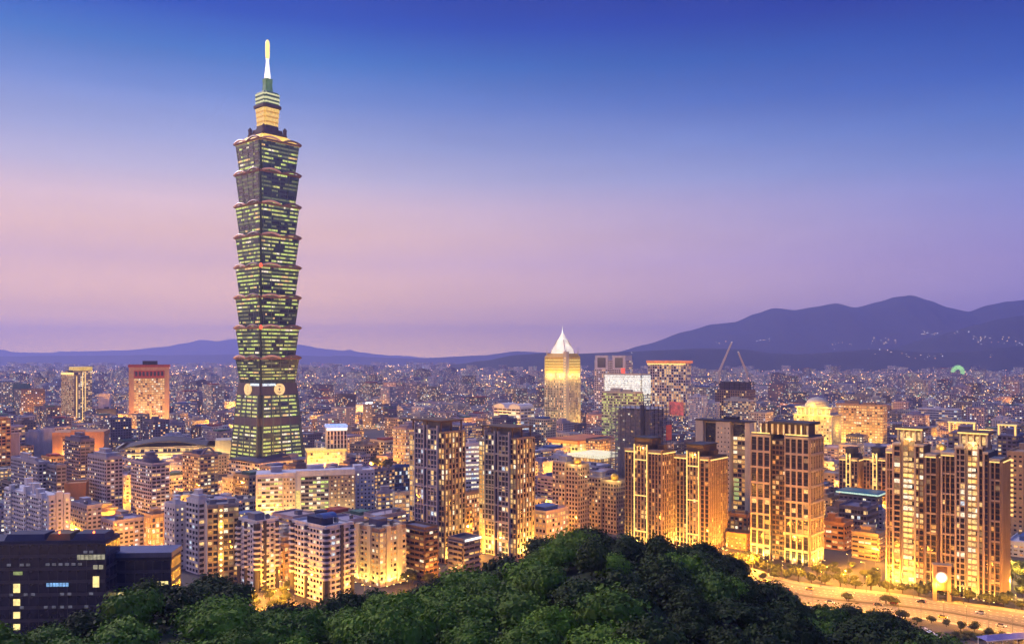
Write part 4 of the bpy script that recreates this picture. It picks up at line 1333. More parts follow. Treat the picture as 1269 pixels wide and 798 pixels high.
def gate_building():
    b = Building("office_building", "pale gate shaped office building with a dark glass recess", "office building", 863, 930, 938, 524, 705)
    w, d, h = b.wr, b.wl, b.h
    U = lambda p: uL(b, p)
    b.mb("wall", W['cream']).box(3, w, 0, d, 0, h - 1)
    b.add("gate_pier", W['cream'], lambda m: m.box(-1.5, 3, 0, U(924), 0, h))
    b.add("gate_pier", W['cream'], lambda m: m.box(-1.5, 3, U(906), U(888), 0, h))
    b.add("gate_pier", W['cream'], lambda m: m.box(-1.5, 3, U(872), d, 0, h))
    b.add("gate_beam", W['dark'], lambda m: m.box(-2.2, w, 0, d, h, h + 1.2))
    b.add("glass_recess", GL, lambda m: m.box(2.6, 3, U(887), U(873), 0, h - 2))
    b.add("glass_recess", GL, lambda m: m.box(2.6, 3, U(923), U(907), 0, h - 2))
    b.facade('L', U(923), U(907), 4, h - 12, 2.6, 3.8, 3.5, .3, .3, 1.2, .5, 'rich', W['tan'])
    b.facade('L', U(906), U(889), 4, h - 4, -1.5, 3.8, 3.2, 2.2, .1, 2.6, .12, 'dark', W['cream'])
    b.add("lit_glass", emit("green glass light", (.75, .9, .3), .5, .4), lambda m: m.box(2.2, 2.5, U(914), U(908), h * .2, h * .42))
    b.roof_hut(.5, .4, 6, 12, h + 1.2, 2.5, W['dark'])
    b.finish(70)
gate_building()

def domed():
    b = Building("grand_hotel", "grand gold lit stone building with colonnaded top and shallow dome", "hotel", 984, 1031, 1042, 516, 1110)
    w, d, h = b.wr, b.wl, b.h
    b.block(0, w, 0, d, 0, h, W['cream'], fh=3.8, bw=3.6, pw=1.1, pd=.7, sh=1.3, sd=.4, pal='gold', frame=W['cream'])
    b.add("cornice", W['cream'], lambda m: m.box(-2, w + 1, -2, d + 1, h, h + 1.6))
    b.add("upper_storey", W['cream'], lambda m: m.box(2.5, w - 2, 2.5, d - 3, h + 1.6, h + 11))
    for k in range(9):
        u = 3 + (d - 7) * k / 8
        b.add("column", W['white'], lambda m: m.lathe([(.75, h + 1.6), (.6, h + 10)], 8, (1.2, u)))
    b.add("upper_cornice", W['cream'], lambda m: m.box(0, w - 1, 0.5, d - 1, h + 10, h + 11.6))
    r = min(w, d * .8) * .5
    for k in range(4):
        b.add("lit_bay", L_WARM, lambda m: m.box(2.1, 2.5, 6 + k * (d - 14) / 4, 6 + k * (d - 14) / 4 + 4, h + 3, h + 9))
    b.add("drum", W['cream'], lambda m: m.lathe([(r, h + 11.6), (r, h + 15), (r * .9, h + 15.5)], 20, (w / 2, d / 2)))
    b.add("dome", W['cream'], lambda m: m.lathe([(r * .9 * cos(q * pi / 14), h + 15.3 + r * .55 * sin(q * pi / 14)) for q in range(7)] + [(.2, h + 15.3 + r * .56)], 20, (w / 2, d / 2)), True)
    b.finish(rows=True)
    for u in (.15, .5, .85):
        glow(b.root, (-7, d * u, h + 1), 6000, (1, .56, .06), 1.5)
        glow(b.root, (-9, d * u, h * .35), 12000, (1, .56, .06), 1.5)
        glow(b.root, (-3, d * u, h + 14), 3200, (1, .56, .06), 1.0)
    glow(b.root, (w * .5, -9, h * .7), 9000, (1, .56, .06), 1.5)
domed()
def grid_office():
    b = S("office_building", "brown gold gridded office block adjoining the gold domed building", "office building", 1036, 1094, 1099, 503, 1170, "tan", "gold", roof='huts', fh=3.8, bw=3.6, sh=1.6, frame="tan")
    shade(b, 3, 24000, "gold floodlight in front of the gridded brown office block", "floodlights of the gridded office block", 'L', 12)
grid_office()
S("office_building", "pale blue white office block far beyond the brown twin towers", "office building", 1138, 1186, 1191, 508, 1480, "white", "ribw", roof='hut', bw=5, pal='blue')

# --- apartment towers with light strips behind the hill
def small_towers():
    for i, (lab, x0, xc, x1, yt, Y, dome) in enumerate((
        ("pinkish apartment tower with small windows and a gilded roof ball, beside lit orange trees", 686, 716, 730, 572, 645, True),
        ("pinkish apartment tower with a gilded roof ball, between its taller twin and light striped towers", 727, 764, 777, 592, 655, True))):
        b = Building("apartment_tower", lab, "apartments", x0, xc, x1, yt + 6, Y)
        w, d, h = b.wr, b.wl, b.h
        b.block(0, w, 0, d * .48, 0, h, W['pink'], fh=3.2, bw=3.0, pw=1.2, pd=.3, sh=1.3, sd=.5, pal='dark', frame=W['pink'])
        b.block(-1.2, w, d * .48, d, 0, h + 2.5, W['pink'], fh=3.2, bw=3.0, pw=1.2, pd=.3, sh=1.3, sd=.5, pal='warm', frame=W['pink'], faces='L')
        b.roof_hut(.5, .75, w * .5, d * .3, h + 2.5, 3.5, W['lilac'])
        b.add("gilded_ball", wall("gilded dome", (0, 0, 0)), lambda m: m.lathe([(.1, h), (2.6, h + .6), (3.2, h + 2.6), (2.8, h + 4.6), (1.4, h + 5.9), (.1, h + 6.3)], 14, (w * .45, d * .22)), True)
        glow(b.root, (w * .1, -3, h + 2.5), 1500, (1, .7, .2), .5)
        glow(b.root, (-3, d * .2, h + 2.5), 1500, (1, .7, .2), .5)
        b.parapet(0, w, 0, d * .48, h, W['pink'])
        b.finish(80)
small_towers()

def strip_tower(label, x0, xc, x1, ytop, Y, sx0, sx1, orange=False, crown=True, mat='bronze', group=None):
    """brown apartment tower with a pair of lit strips up its middle bay and gold lit roof rims"""
    b = Building("apartment_tower", label, "apartments", x0, xc, x1, ytop + 8, Y, group=group)
    w, d, h = b.wr, b.wl, b.h
    u0, u1 = uL(b, sx1), uL(b, sx0)
    kw = dict(fh=3.3, bw=2.8, pw=.7, pd=.8, sh=.9, sd=.3, hmat=W['brown'])
    b.block(0, w, 0, u0, 0, h, W[mat], faces='RL', frame=W['tan'], pal='dark', **kw)
    b.block(-1.0, w, u0, u1, 0, h + 3.5, W[mat], faces='L', frame=W['tan'], pal='warm', **kw)
    b.block(0, w, u1, d, 0, h - .5, W[mat], faces='L', frame=W['tan'], pal='dark', **kw)
    for u in (u0 + .5, u1 - .5):
        b.add("light_strip", STRIP, lambda m: m.box(-2.1, -1.6, u - .35, u + .35, 3, h + 4))
    for k in range(3):
        z = h * (.15 + .37 * k)
        b.add("lit_band", STRIP, lambda m: m.box(-1.9, -1.5, u0 + .9, u1 - .9, z, z + .8))
    for a, c in ((.3, u0 - .3), (u1 + .3, d - .3)):
        b.add("rim_light", STRIP, lambda m: m.box(-1.1, -.7, a, c, h - 2.3, h - 1.5))
        b.add("cornice", W['tan'], lambda m: m.box(-1.3, 4, a - .3, c + .3, h - 1.4, h + .4))
    b.add("rim_light", STRIP, lambda m: m.box(.3, w - .3, -1.1, -.7, h - 2.3, h - 1.5))
    b.add("crown_block", W[mat], lambda m: m.box(1.5, w * .8, u0 - 1.5, u1 + 1.5, h + 3.5, h + 8))
    b.add("crown_cap", W['dark'], lambda m: m.box(.5, w * .85, u0 - 2.3, u1 + 2.3, h + 8, h + 8.8))
    b.roof_hut(.5, .15, 5, 5, h, 3.4, W[mat])
    glow(b.root, (-4, (u0 + u1) / 2, h + 1), 1500, (1, .62, .15), .6)
    b.finish(100)
    return b
for args in (("brown apartment tower with twin golden light strips, nearest the scaffolded tower", 775, 820, 836, 551, 605, 787, 804),
             ("brown tower with twin golden light strips and an orange lit flank, beside the gate building", 834, 879, 901, 559, 600, 852, 868)):
    b = strip_tower(*args)
    shade(b, 4, 3600, "warm floodlight hidden at the foot of the strip lit brown towers", "floodlights of the strip lit towers", 'RL', 5)

def white_grid():
    b = Building("apartment_tower", "tall apartment tower with pale gridded piers and gold lit foot above the road", "apartments", 931, 1003, 1019, 541, 556)
    w, d, h = b.wr, b.wl, b.h
    u1, u2 = uL(b, 973), uL(b, 955)
    kw = dict(fh=3.3, pw=.85, pd=1.2, sh=.6, sd=.3, hmat=W['dark'])
    pk = W['pink']
    b.block(0, w, 0, u1, 0, h, W['dark'], faces='RL', frame=pk, pal='dark', bw=4.2, **kw)
    b.block(2.5, w, u1, u2, 0, h - 3, W['dark'], faces='L', frame=W['bronze'], pal='warm', fh=3.3, bw=2.8, pw=.5, pd=.3, sh=1.1, sd=.8)
    b.block(0, w, u2, d, 0, h, W['dark'], faces='L', frame=pk, pal='dark', bw=4.2, **kw)
    for k in range(1, 9):
        z = h * k / 8 - 1.5
        for a, c in ((0, u1), (u2, d)):
            b.add("stone_band", pk, lambda m: m.box(-1.25, 1, a, c, z - .7, z + .7))
        b.add("stone_band", pk, lambda m: m.box(0, w, -1.25, 1, z - .7, z + .7))
    for a, c in ((0, u1), (u2, d)):
        b.add("rim_light", STRIP, lambda m: m.box(-.8, -.4, a + .5, c - .5, h + .2, h + .9))
    # crown: dark cap on gold lit posts
    def posts(m):
        for k in range(10):
            u = d * (.05 + .9 * k / 9)
            m.box(1.5, 2.6, u - .5, u + .5, h, h + 7)
    b.add("crown_post", W['cream'], posts)
    b.add("crown_core", W['bronze'], lambda m: m.box(4, w - 2, d * .1, d * .9, h, h + 7))
    b.add("crown_cap", W['dark'], lambda m: m.box(1, w - 1, d * .02, d * .72, h + 7, h + 8.6))
    for u in (.15, .5, .85):
        glow(b.root, (-2.5, d * u, h + 2.5), 900, (1, .62, .18), .5)
    b.finish(100)
    shade(b, 6, 7500, "bright gold floodlight at the foot of the pale gridded tower", "floodlights of the pale gridded tower", 'L', 3)
    shade(b, 3, 9000, "bright gold floodlight at the foot of the pale gridded tower", "floodlights of the pale gridded tower", 'R', 3)
white_grid()

for args in (("smaller dark gold rimmed tower behind the teal roofed hall, nearer the pale gridded tower", 1040, 1063, 1071, 560, 735, 1049, 1055),
             ("smaller dark gold rimmed tower behind the teal roofed hall, nearer the brown twins", 1070, 1098, 1107, 560, 725, 1082, 1088)):
    strip_tower(*args, mat='dark')

def teal_hall():
    b = Building("sports_hall", "low sports hall with a flat teal roof edged in white light", "hall", 1040, 1086, 1093, 612, 690)
    w, d, h = b.wr, b.wl, b.h
    b.block(0, w, 0, d, 0, h - 3, W['violet'], **STY['aptw'])
    b.add("teal_roof", wall("teal roof", (.03, .16, .24), .4), lambda m: m.loft([[(-2, -2, h - 1), (w + 6, -2, h - 1), (w + 6, d + 2, h - 1), (-2, d + 2, h - 1)], [(-1, -1, h + .6), (w + 5, -1, h + .6), (w + 5, d + 1, h + .6), (-1, d + 1, h + .6)]]))
    b.add("roof_edge_light", emit("pale green edge light", (.7, 1.0, .8), .8, .3), lambda m: (m.box(-2.5, -2.1, -2, d + 2, h - 1.6, h - .4), m.box(-2, w + 6, -2.5, -2.1, h - 1.6, h - .4)))
    b.finish(50)
teal_hall()
S("apartment_building", "orange lit five storey apartment block beside the pale gridded tower's foot", "apartments", 1016, 1046, 1057, 650, 600, "orange", "balc", roof='huts', pal='rich')
S("apartment_building", "orange lit balconied block next to the brown twin towers' foot", "apartments", 1056, 1088, 1099, 664, 570, "tan", "balc", roof='hut tank', pal='rich')
S("low_building", "rooftops of a low orange house with a roof garden under the teal hall", "building", 1024, 1058, 1070, 634, 650, "tan", "punch", roof='huts')
S("low_building", "flat low house with pale roof sheds beside the roof garden house", "building", 1066, 1094, 1101, 634, 655, "lilac", "punch", roof='shedb')
S("low_building", "amber lit low house row between the gate shaped building and the gridded tower", "building", 900, 926, 934, 640, 650, "orange", "rich", roof='tanks')
S("low_building", "lower orange lit annex at the gridded tower's foot", "building", 900, 925, 934, 664, 600, "orange", "punch", roof='', pal='rich')

def brown_twin(label, x0, xc, x1, ytop, Y, cols, lant, sc0, sc1):
    """brown apartment tower: stepped bays, a lit stair strip and a lit lantern crown"""
    b = Building("apartment_tower", label, "apartments", x0, xc, x1, ytop, Y)
    w, d, htop = b.wr, b.wl, b.h
    first = True
    for (pa, pb, yt, x, mat, frame, pal, bw) in cols:
        ua, ub = max(0, uL(b, pa)), min(d, uL(b, pb))
        h = zt(b, yt)
        b.block(-x, w, ua, ub, 0, h, W[mat], faces='RL' if first else 'L', frame=W[frame], pal=pal, fh=3.25, bw=bw, pw=.5 if pal != 'gold' else .3, pd=1.0, sh=.85, sd=.8 if pal == 'rich' else .3, hmat=W['bronze'] if pal in ('dark', 'warm') else None)
        b.add("cornice", W['cream'], lambda m: m.box(-x - 1.3, w * .6, ua + .1, ub - .1, h - .6, h + .7))
        b.add("pilaster", W['pink'], lambda m: m.box(-x - 1.1, -x, ub - 1.0, ub - .1, 0, h - .6))
        if pal == 'dark':
            b.add("rim_light", STRIP, lambda m: m.box(-x - 1.5, -x - 1.1, ua + .3, ub - .3, h - 1.5, h - .9))
            for k in range(1, 7):
                z = h * k / 7
                b.add("stone_band", W['pink'], lambda m: m.box(-x - .95, -x + .3, ua, ub - 1.0, z - .5, z + .5))
        if first:
            b.add("rim_light", STRIP, lambda m: m.box(.3, w - .3, -1.5, -1.1, h - 1.5, h - .9))
        first = False
    u0, u1 = uL(b, lant[1]), uL(b, lant[0])
    zl, zh = zt(b, lant[2]), htop
    b.add("lantern_core", W['tan'], lambda m: m.box(1.2, w * .7, u0 + 1, u1 - 1, zl - 6, zh - 1.2))
    n = 5
    for k in range(n):
        u = u0 + (u1 - u0) * k / (n - 1)
        b.add("lantern_column", W['cream'], lambda m: m.box(-.6, .4, u - .45, u + .45, zl, zh - 1.2))
        if k < n - 1:
            b.add("lantern_light", L_WARM, lambda m: m.box(.8, 1.15, u + .9, u + (u1 - u0) / (n - 1) - .9, zl + 1, zh - 2.6))
    b.add("lantern_cap", W['bronze'], lambda m: m.box(-1.6, w * .75, u0 - 1.4, u1 + 1.4, zh - 1.2, zh))
    b.add("rim_light", STRIP, lambda m: m.box(-1.9, -1.6, u0 - 1, u1 + 1, zh - 1.1, zh - .3))
    glow(b.root, (-2.5, (u0 + u1) / 2, zl + 1), 700, (1, .62, .2), .5)
    us0, us1 = uL(b, sc1), uL(b, sc0)
    xs = [c[3] for c in cols if c[6] == 'gold'][0]
    nf = int((zl - 6) / 3.25)
    for k in range(2, nf):
        if RND.random() < .93:
            b.add("stair_window", L_WHT if RND.random() < .25 else STRIP if RND.random() < .5 else L_WARM, lambda m: m.box(-xs - .95, -xs - .65, us0 + .8, us1 - .8, k * 3.25 + .7, k * 3.25 + 2.5))
    b.finish(100)
    for k in range(6):
        u = d * (k + .5) / 6
        p = b.root.rotation_euler.z
        floodlight(*to_world(b, -3.2, u, 0), 3000, "gold floodlight among the trees at the foot of the brown twin towers", "floodlights of the brown twin towers", (.4 * cos(p), .4 * sin(p), 1))
    floodlight(*to_world(b, w * .5, -3.2, 0), 3000, "gold floodlight among the trees at the foot of the brown twin towers", "floodlights of the brown twin towers", (-.4 * sin(radians(48)), .4, 1))
    return b
brown_twin("brown twin tower nearer the teal roofed hall, lit stair strip and columned lantern crown", 1098, 1161, 1168, 532, 495,
    [(1161, 1146, 564, 0, 'brown', 'tan', 'dark', 2.8), (1146, 1134, 553, 1.2, 'bronze', 'brown', 'rich', 3.2), (1134, 1117, 546, -.6, 'brown', 'tan', 'gold', 4.0),
     (1117, 1107, 553, 1.2, 'bronze', 'tan', 'rich', 3.2), (1107, 1098, 562, 0, 'bronze', 'tan', 'dark', 2.6)], (1113, 1142, 549), 1118, 1132)
brown_twin("brown twin tower near the pale houses, with lit stair strip and lantern crown", 1166, 1240, 1250, 537, 472,
    [(1240, 1226, 570, 0, 'bronze', 'tan', 'dark', 2.8), (1226, 1219, 562, 1.6, 'dark', 'bronze', 'navy', 3.2), (1219, 1212, 556, 1.0, 'bronze', 'tan', 'warm', 2.8), (1212, 1197, 551, -.6, 'brown', 'tan', 'gold', 4.0),
     (1197, 1184, 557, 1.0, 'violet', 'pink', 'grey', 2.8), (1184, 1166, 566, 0, 'bronze', 'tan', 'dark', 2.8)], (1190, 1223, 555), 1198, 1211)

def moon_gate():
    b = Building("gateway", "stone gateway with a glowing white disc between the brown twin towers", "gateway", 1156, 1157, 1178, 702, 478, radians(-22), 5)
    w, h = b.wr, b.h
    b.mb("wall", W['brown']).box(0, w, 0, 5, h - 13, h)
    b.add("gate_post", W['tan'], lambda m: m.box(-.3, 1.6, -.4, 5.2, 0, h + .5))
    b.add("gate_post", W['tan'], lambda m: m.box(w - 1.6, w + .3, -.4, 5.2, 0, h + .5))
    b.add("lintel", W['tan'], lambda m: m.box(-.6, w + .6, -.6, 5.4, h + .5, h + 1.4))
    zc = zt(b, 714)
    b.add("glowing_disc", emit("white disc light", (1.0, .95, .82), 1.6, .05), lambda m: m.loft([[(w * .46 + r * cos(2 * pi * q / 24), y, zc + r * sin(2 * pi * q / 24)) for q in range(24)] for r, y in ((2.6, -.05), (2.6, -.5), (2.3, -.7))]))
    b.add("disc_rim", W['white'], lambda m: m.loft([[(w * .46 + r * cos(2 * pi * q / 24), y, zc + r * sin(2 * pi * q / 24)) for q in range(24)] for r, y in ((2.65, -.1), (2.65, -.6), (3.2, -.6), (3.2, -.1))]))
    b.finish(50)
moon_gate()
S("apartment_building", "pale lower apartments glimpsed in the slit between the brown twin towers", "apartments", 1150, 1172, 1182, 560, 640, "cream", "aptw", roof='dome', pal='rich')

def frame_top(label, x0, xc, x1, ytop, Y):
    b = Building("apartment_tower", label, "apartments", x0, xc, x1, ytop + 14, Y)
    w, d, h = b.wr, b.wl, b.h
    b.block(0, w, 0, d, 0, h, W['violet'], **STY['aptw'])
    hf = zt(b, ytop)
    for y in (1, d - 1):
        b.add("frame_post", W['cream'], lambda m: m.box(0, 2, y - 1, y + 1, h, hf - 1.5))
        b.add("frame_light", STRIP, lambda m: m.box(-.5, -.1, y - .5, y + .5, h, hf - 1.5))
    b.add("frame_beam", W['cream'], lambda m: m.box(-.4, 2.4, -.6, d + .6, hf - 1.5, hf))
    b.add("frame_light", STRIP, lambda m: m.box(-.9, -.5, 0, d, hf - 1.2, hf - .4))
    b.roof_hut(.6, .5, w * .5, d * .5, h, 4, W['violet'])
    b.finish(40)
frame_top("tower whose square lit roof frame shows behind the bend side brown twin", 1175, 1209, 1219, 523, 650)
frame_top("tower with a square lit roof frame past the brown twins, at the frame edge", 1236, 1260, 1272, 526, 680)
b_ = S("apartment_tower", "plain brown tower with one column of lit stair windows, right of the brown twins", "apartments", 1248, 1268, 1290, 562, 610, "tan", "punch", roof='hut', pal='dark')
for k in range(12):
    b_.add("stair_window", STRIP, lambda m: m.box(-.6, -.3, uL(b_, 1254) - 1.0, uL(b_, 1254) + 1.0, b_.h - 6 - k * 3.6, b_.h - 4.4 - k * 3.6))
S("apartment_building", "pale lilac balconied block with a stepped white roof at the frame edge", "apartments", 1244, 1276, 1300, 624, 620, "white", "balc", roof='huts')
S("low_building", "low pale house with a purple hipped roof below the balconied lilac block", "building", 1248, 1284, 1310, 676, 575, "white", "aptw", roof='shedb', pal='rich')

# ------------------------------------------------------------------ the lit road below the hill
def gpt(px, py):
    Y = GY(py)
    return (PX(px, Y), Y)
UP = [(800, 676), (880, 694), (940, 710), (984, 724), (1040, 731), (1100, 737), (1170, 746), (1248, 757), (1310, 767), (1420, 786)]
LO = [(800, 706), (880, 726), (940, 741), (1003, 752), (1060, 757), (1147, 765), (1195, 773), (1236, 783), (1300, 797), (1400, 822)]
def resample(pts, n):
    L = [0]
    for a, b in zip(pts, pts[1:]):
        L.append(L[-1] + sqrt((a[0] - b[0]) ** 2 + (a[1] - b[1]) ** 2))
    out = []
    for i in range(n + 1):
        t = L[-1] * i / n
        k = max(q for q in range(len(L) - 1) if L[q] <= t + 1e-9)
        f = (t - L[k]) / (L[k + 1] - L[k])
        out.append((pts[k][0] + (pts[k + 1][0] - pts[k][0]) * f, pts[k][1] + (pts[k + 1][1] - pts[k][1]) * f))
    return out
NR = 48
up, lo = resample([gpt(*p) for p in UP], NR), resample([gpt(*p) for p in LO], NR)
for _ in range(3):
    for q in (up, lo):
        for i in range(1, NR):
            q[i] = tuple((q[i - 1][k] + 2 * q[i][k] + q[i + 1][k]) / 4 for k in (0, 1))
def across(i, t):
    i = max(0, min(NR, i))
    k = min(NR - 1, int(i)); f = i - k
    a = [up[k][c] + (up[k + 1][c] - up[k][c]) * f for c in (0, 1)]
    b = [lo[k][c] + (lo[k + 1][c] - lo[k][c]) * f for c in (0, 1)]
    return (a[0] + (b[0] - a[0]) * t, a[1] + (b[1] - a[1]) * t)
def ribbon(name, t0, t1, z, mat, i0=0, i1=NR, h=0.0):
    b = MB()
    for i in range(i0, i1):
        p, q, r, s = across(i, t0), across(i + 1, t0), across(i + 1, t1), across(i, t1)
        if h: b.loft([[(*p, z), (*s, z), (*r, z), (*q, z)], [(*p, z + h), (*s, z + h), (*r, z + h), (*q, z + h)]])
        else: b.face([(*p, z), (*s, z), (*r, z), (*q, z)])
    return tag(b.build(name, mat), kind="structure")
ribbon("road", 0, 1, .02, wall("worn asphalt", (.17, .15, .125), .8, .35, .08))
PAVE = wall("paving", (.28, .26, .24), .8, .3, .4)
ribbon("pavement", -.16, -.002, 0, PAVE, h=.13)
ribbon("pavement", 1.002, 1.10, 0, PAVE, h=.13)
ribbon("median_strip", .49, .56, .02, wall("median soil", (.09, .08, .05), .9), h=.16)
LINE = wall("road paint", (.75, .73, .68), .6, .3, 1.0)
lane = MB()
for q in ([(336, 690), (350, 690), (372, 764), (306, 764)], [(372, 748), (372, 764), (600, 744), (600, 735)], [(655, 700), (690, 700), (700, 612), (675, 612)]):
    lane.face([(*gpt(*p), .012) for p in q][::-1])
tag(lane.build("lane", wall("worn asphalt", (.17, .15, .13))), kind="structure")
mk = MB()
for t in (.12, .25, .37, .68, .80, .90):
    for k in range(NR * 4):
        if k % 2: continue
        p, q, r, s = across(k / 4, t), across((k + .9) / 4, t), across((k + .9) / 4, t + .006), across(k / 4, t + .006)
        mk.face([(*p, .028), (*s, .028), (*r, .028), (*q, .028)])
tag(mk.build("road_markings", LINE), kind="structure")
ROADBOX = [across(i, .5) for i in range(0, NR + 1, 2)]

# ------------------------------------------------------------------ street lamps
POLE = wall("lamp pole", (.16, .16, .17), .45, metal=.5)
def lamp_meshes():
    b = MB(); b.tube((0, 0, 0), (0, 0, .8), .22, .18, 8); b.tube((0, 0, .8), (0, 0, 9), .12, .08, 8)
    p = b.build("pole", POLE)
    b = MB(); b.path([(0, 0, 8.9), (.5, 0, 9.5), (1.3, 0, 9.8), (2.2, 0, 9.8)], .06, 6)
    a = b.build("arm", POLE)
    b = MB(); b.loft([[(1.9, -.2, 9.75), (2.9, -.2, 9.75), (2.9, .2, 9.75), (1.9, .2, 9.75)], [(2.0, -.12, 9.95), (2.8, -.12, 9.95), (2.8, .12, 9.95), (2.0, .12, 9.95)]])
    h = b.build("lamp_head", POLE)
    b = MB(); b.loft([[(2.0, -.17, 9.6), (2.8, -.17, 9.6), (2.8, .17, 9.6), (2.0, .17, 9.6)], [(1.92, -.2, 9.74), (2.88, -.2, 9.74), (2.88, .2, 9.74), (1.92, .2, 9.74)]])
    g_ = b.build("lamp_glass", LAMPGLASS)
    r = [o.data for o in (p, a, h, g_)]
    for o in (p, a, h, g_): bpy.data.objects.remove(o)
    return r
LM = lamp_meshes()
def street_lamp(x, y, rz, power, label, group, c=(1.0, .40, .03)):
    t = empty("street_lamp", (x, y, 0), rz, label, "street lamp", group)
    for nm, me in zip(("pole", "arm", "lamp_head", "lamp_glass"), LM):
        o = bpy.data.objects.new(nm, me); col.objects.link(o); o.parent = t
    glow(t, (2.4, 0, 9.3), power * 2.7, c, .35)
    return t
for i in range(5, NR, 2):
    for t, g_ in ((-.05, "far kerb"), (1.03, "hill side kerb")):
        a, b = across(i, t), across(i, .5)
        street_lamp(*a, atan2(b[1] - a[1], b[0] - a[0]), 2700, "sodium street lamp on the %s of the bright curving road" % g_, "street lamps on the %s" % g_)

# ------------------------------------------------------------------ trees
def crown_mesh(name, seed, R, H, n, leaf, mat, lobes=8):
    r = random.Random(seed)
    b = MB()
    L = []
    for i in range(lobes):
        a = 2 * pi * i / lobes + r.uniform(-.4, .4)
        d = R * r.uniform(.25, .62) if i else 0
        z = H * r.uniform(.30, .62) if i else H * .66
        s = R * r.uniform(.34, .55)
        L.append((Vector((d * cos(a), d * sin(a), z)), s, s * r.uniform(.7, .95)))
    for c, s, sz in L:      # uneven inner mass that stops light
        rings = []
        for q in range(1, 6):
            th = pi * q / 6
            rings.append([c + Vector((cos(2 * pi * k / 8) * sin(th) * s * r.uniform(.62, .8), sin(2 * pi * k / 8) * sin(th) * s * r.uniform(.62, .8), -cos(th) * sz * .74)) for k in range(8)])
        b.loft(rings)
    for _ in range(n):
        c, s, sz = L[r.randrange(len(L))]
        u = r.uniform(-.55, 1); a = r.uniform(0, 2 * pi)
        d = Vector((sqrt(max(0, 1 - u * u)) * cos(a), sqrt(max(0, 1 - u * u)) * sin(a), u))
        k = r.uniform(.74, 1.12) if r.random() < .86 else r.uniform(1.05, 1.4)
        p = c + Vector((d.x * s, d.y * s, d.z * sz)) * k
        nrm = (d + Vector((r.uniform(-1, 1), r.uniform(-1, 1), r.uniform(-.5, 1.1))) * .8).normalized()
        t = nrm.orthogonal().normalized()
        t = (Matrix.Rotation(r.uniform(0, 2 * pi), 3, nrm) @ t)
        w = nrm.cross(t)
        e = leaf * r.uniform(.5, 1.3)
        b.face([p - t * e, p - w * e * .6 + nrm * e * .12, p + t * e, p + w * e * .6 + nrm * e * .12])
    o = b.build(name, mat)
    me = o.data
    bpy.data.objects.remove(o)
    return me
def trunk_mesh(seed, H, R):
    r = random.Random(seed)
    b = MB()
    b.path([(0, 0, -1.5), (.1, 0, H * .2), (.0, .15, H * .42), (.1, .1, H * .7)], [.34, .26, .2, .08], 7)
    for i in range(5):
        a = 2 * pi * i / 5 + r.random()
        z = H * r.uniform(.25, .42)
        b.path([(0, 0, z), (R * .25 * cos(a), R * .25 * sin(a), z + H * .1), (R * .6 * cos(a), R * .6 * sin(a), z + H * .2)], [.13, .1, .04], 5)
    o = b.build("trunk", BARK)
    me = o.data
    bpy.data.objects.remove(o)
    return me
HILLC = [crown_mesh("crown", 40 + i, 6.2, 8.2, 3600, .40, LEAF, 11 + i % 4) for i in range(4)]
HILLC += [crown_mesh("crown", 140 + i, 6.6, 8.6, 3600, .40, LEAF, 18) for i in range(2)]
HILLB = [crown_mesh("crown", 160 + i, 6.2, 8.2, 3600, .40, LEAFB, 12 + i) for i in range(3)]
HILLD = [crown_mesh("crown", 60 + i, 6.2, 8.2, 3200, .42, LEAFD, 11 + i % 4) for i in range(3)]
HILLT = [trunk_mesh(80 + i, 8.5, 6) for i in range(3)]
STC = [crown_mesh("crown", 90 + i, 3.4, 6.0, 520, .5, LEAFC, 6) for i in range(3)]
STT = [trunk_mesh(95 + i, 6.0, 3.2) for i in range(2)]
def tree(x, y, z, s, crowns, trunks, label, group, r=RND, sz=None):
    t = empty("tree", (x, y, z), r.uniform(0, 6.28), label, "tree", group)
    t.scale = (s * r.uniform(.82, 1.2), s * r.uniform(.82, 1.2), s * (sz or r.uniform(.8, 1.3)))
    for nm, ms in (("trunk", trunks), ("crown", crowns)):
        o = bpy.data.objects.new(nm, r.choice(ms)); col.objects.link(o); o.parent = t
    return t
RT = random.Random(5)
cand, spots = [], []
for _ in range(9000):
    px, Y = RT.uniform(-40, 1300), 138 + (RT.random() ** .75) * 230
    py_c, Yc = lerp_tab(CREST, px)
    if Y > Yc + 14: continue
    if px < 140 and Y > 238: continue
    zc = canopy(px, Y)
    py = HY + (HC - zc) / Y * F
    if py > 822: continue
    x = PX(px, Y)
    if any((x - a) ** 2 + (Y - b) ** 2 < 10.2 ** 2 for a, b in spots): continue
    spots.append((x, Y)); cand.append((px, Y, x, zc, Yc))
print("HILL TREES", len(cand))
cand.sort(key=lambda c: c[1])
ZONES = {
    'slope': ("bright green leafy tree on the lower slope between the navy block and knoll", "bright trees of the lower slope"),
    'knoll': ("mid green bushy tree on the sunlit-side flank of the wooded knoll", "green trees on the knoll's flank"),
    'crest': ("dark tree along the knoll's top, standing against the lit towers", "dark trees on the knoll's crest"),
    'shade': ("blackish green tree on the shaded road side of the wooded knoll", "blackish trees on the road side"),
    'rim': ("dark tree on the low rim just before the apartment buildings", "dark trees along the low rim"),
}
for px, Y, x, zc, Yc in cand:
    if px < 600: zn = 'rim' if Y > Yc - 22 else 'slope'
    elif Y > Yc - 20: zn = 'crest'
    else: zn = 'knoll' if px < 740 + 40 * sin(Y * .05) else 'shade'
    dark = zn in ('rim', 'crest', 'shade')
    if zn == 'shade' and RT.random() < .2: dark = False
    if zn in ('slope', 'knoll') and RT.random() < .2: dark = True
    s = RT.uniform(.8, 1.45)
    lab, grp = ZONES[zn]
    tree(x, Y, zc - TREE_H * s * 1.0 + RT.uniform(-1.2, 1.0), s, HILLD if dark else HILLB if (zn == 'slope' or RT.random() < .35) else HILLC, HILLT, lab, grp, RT)
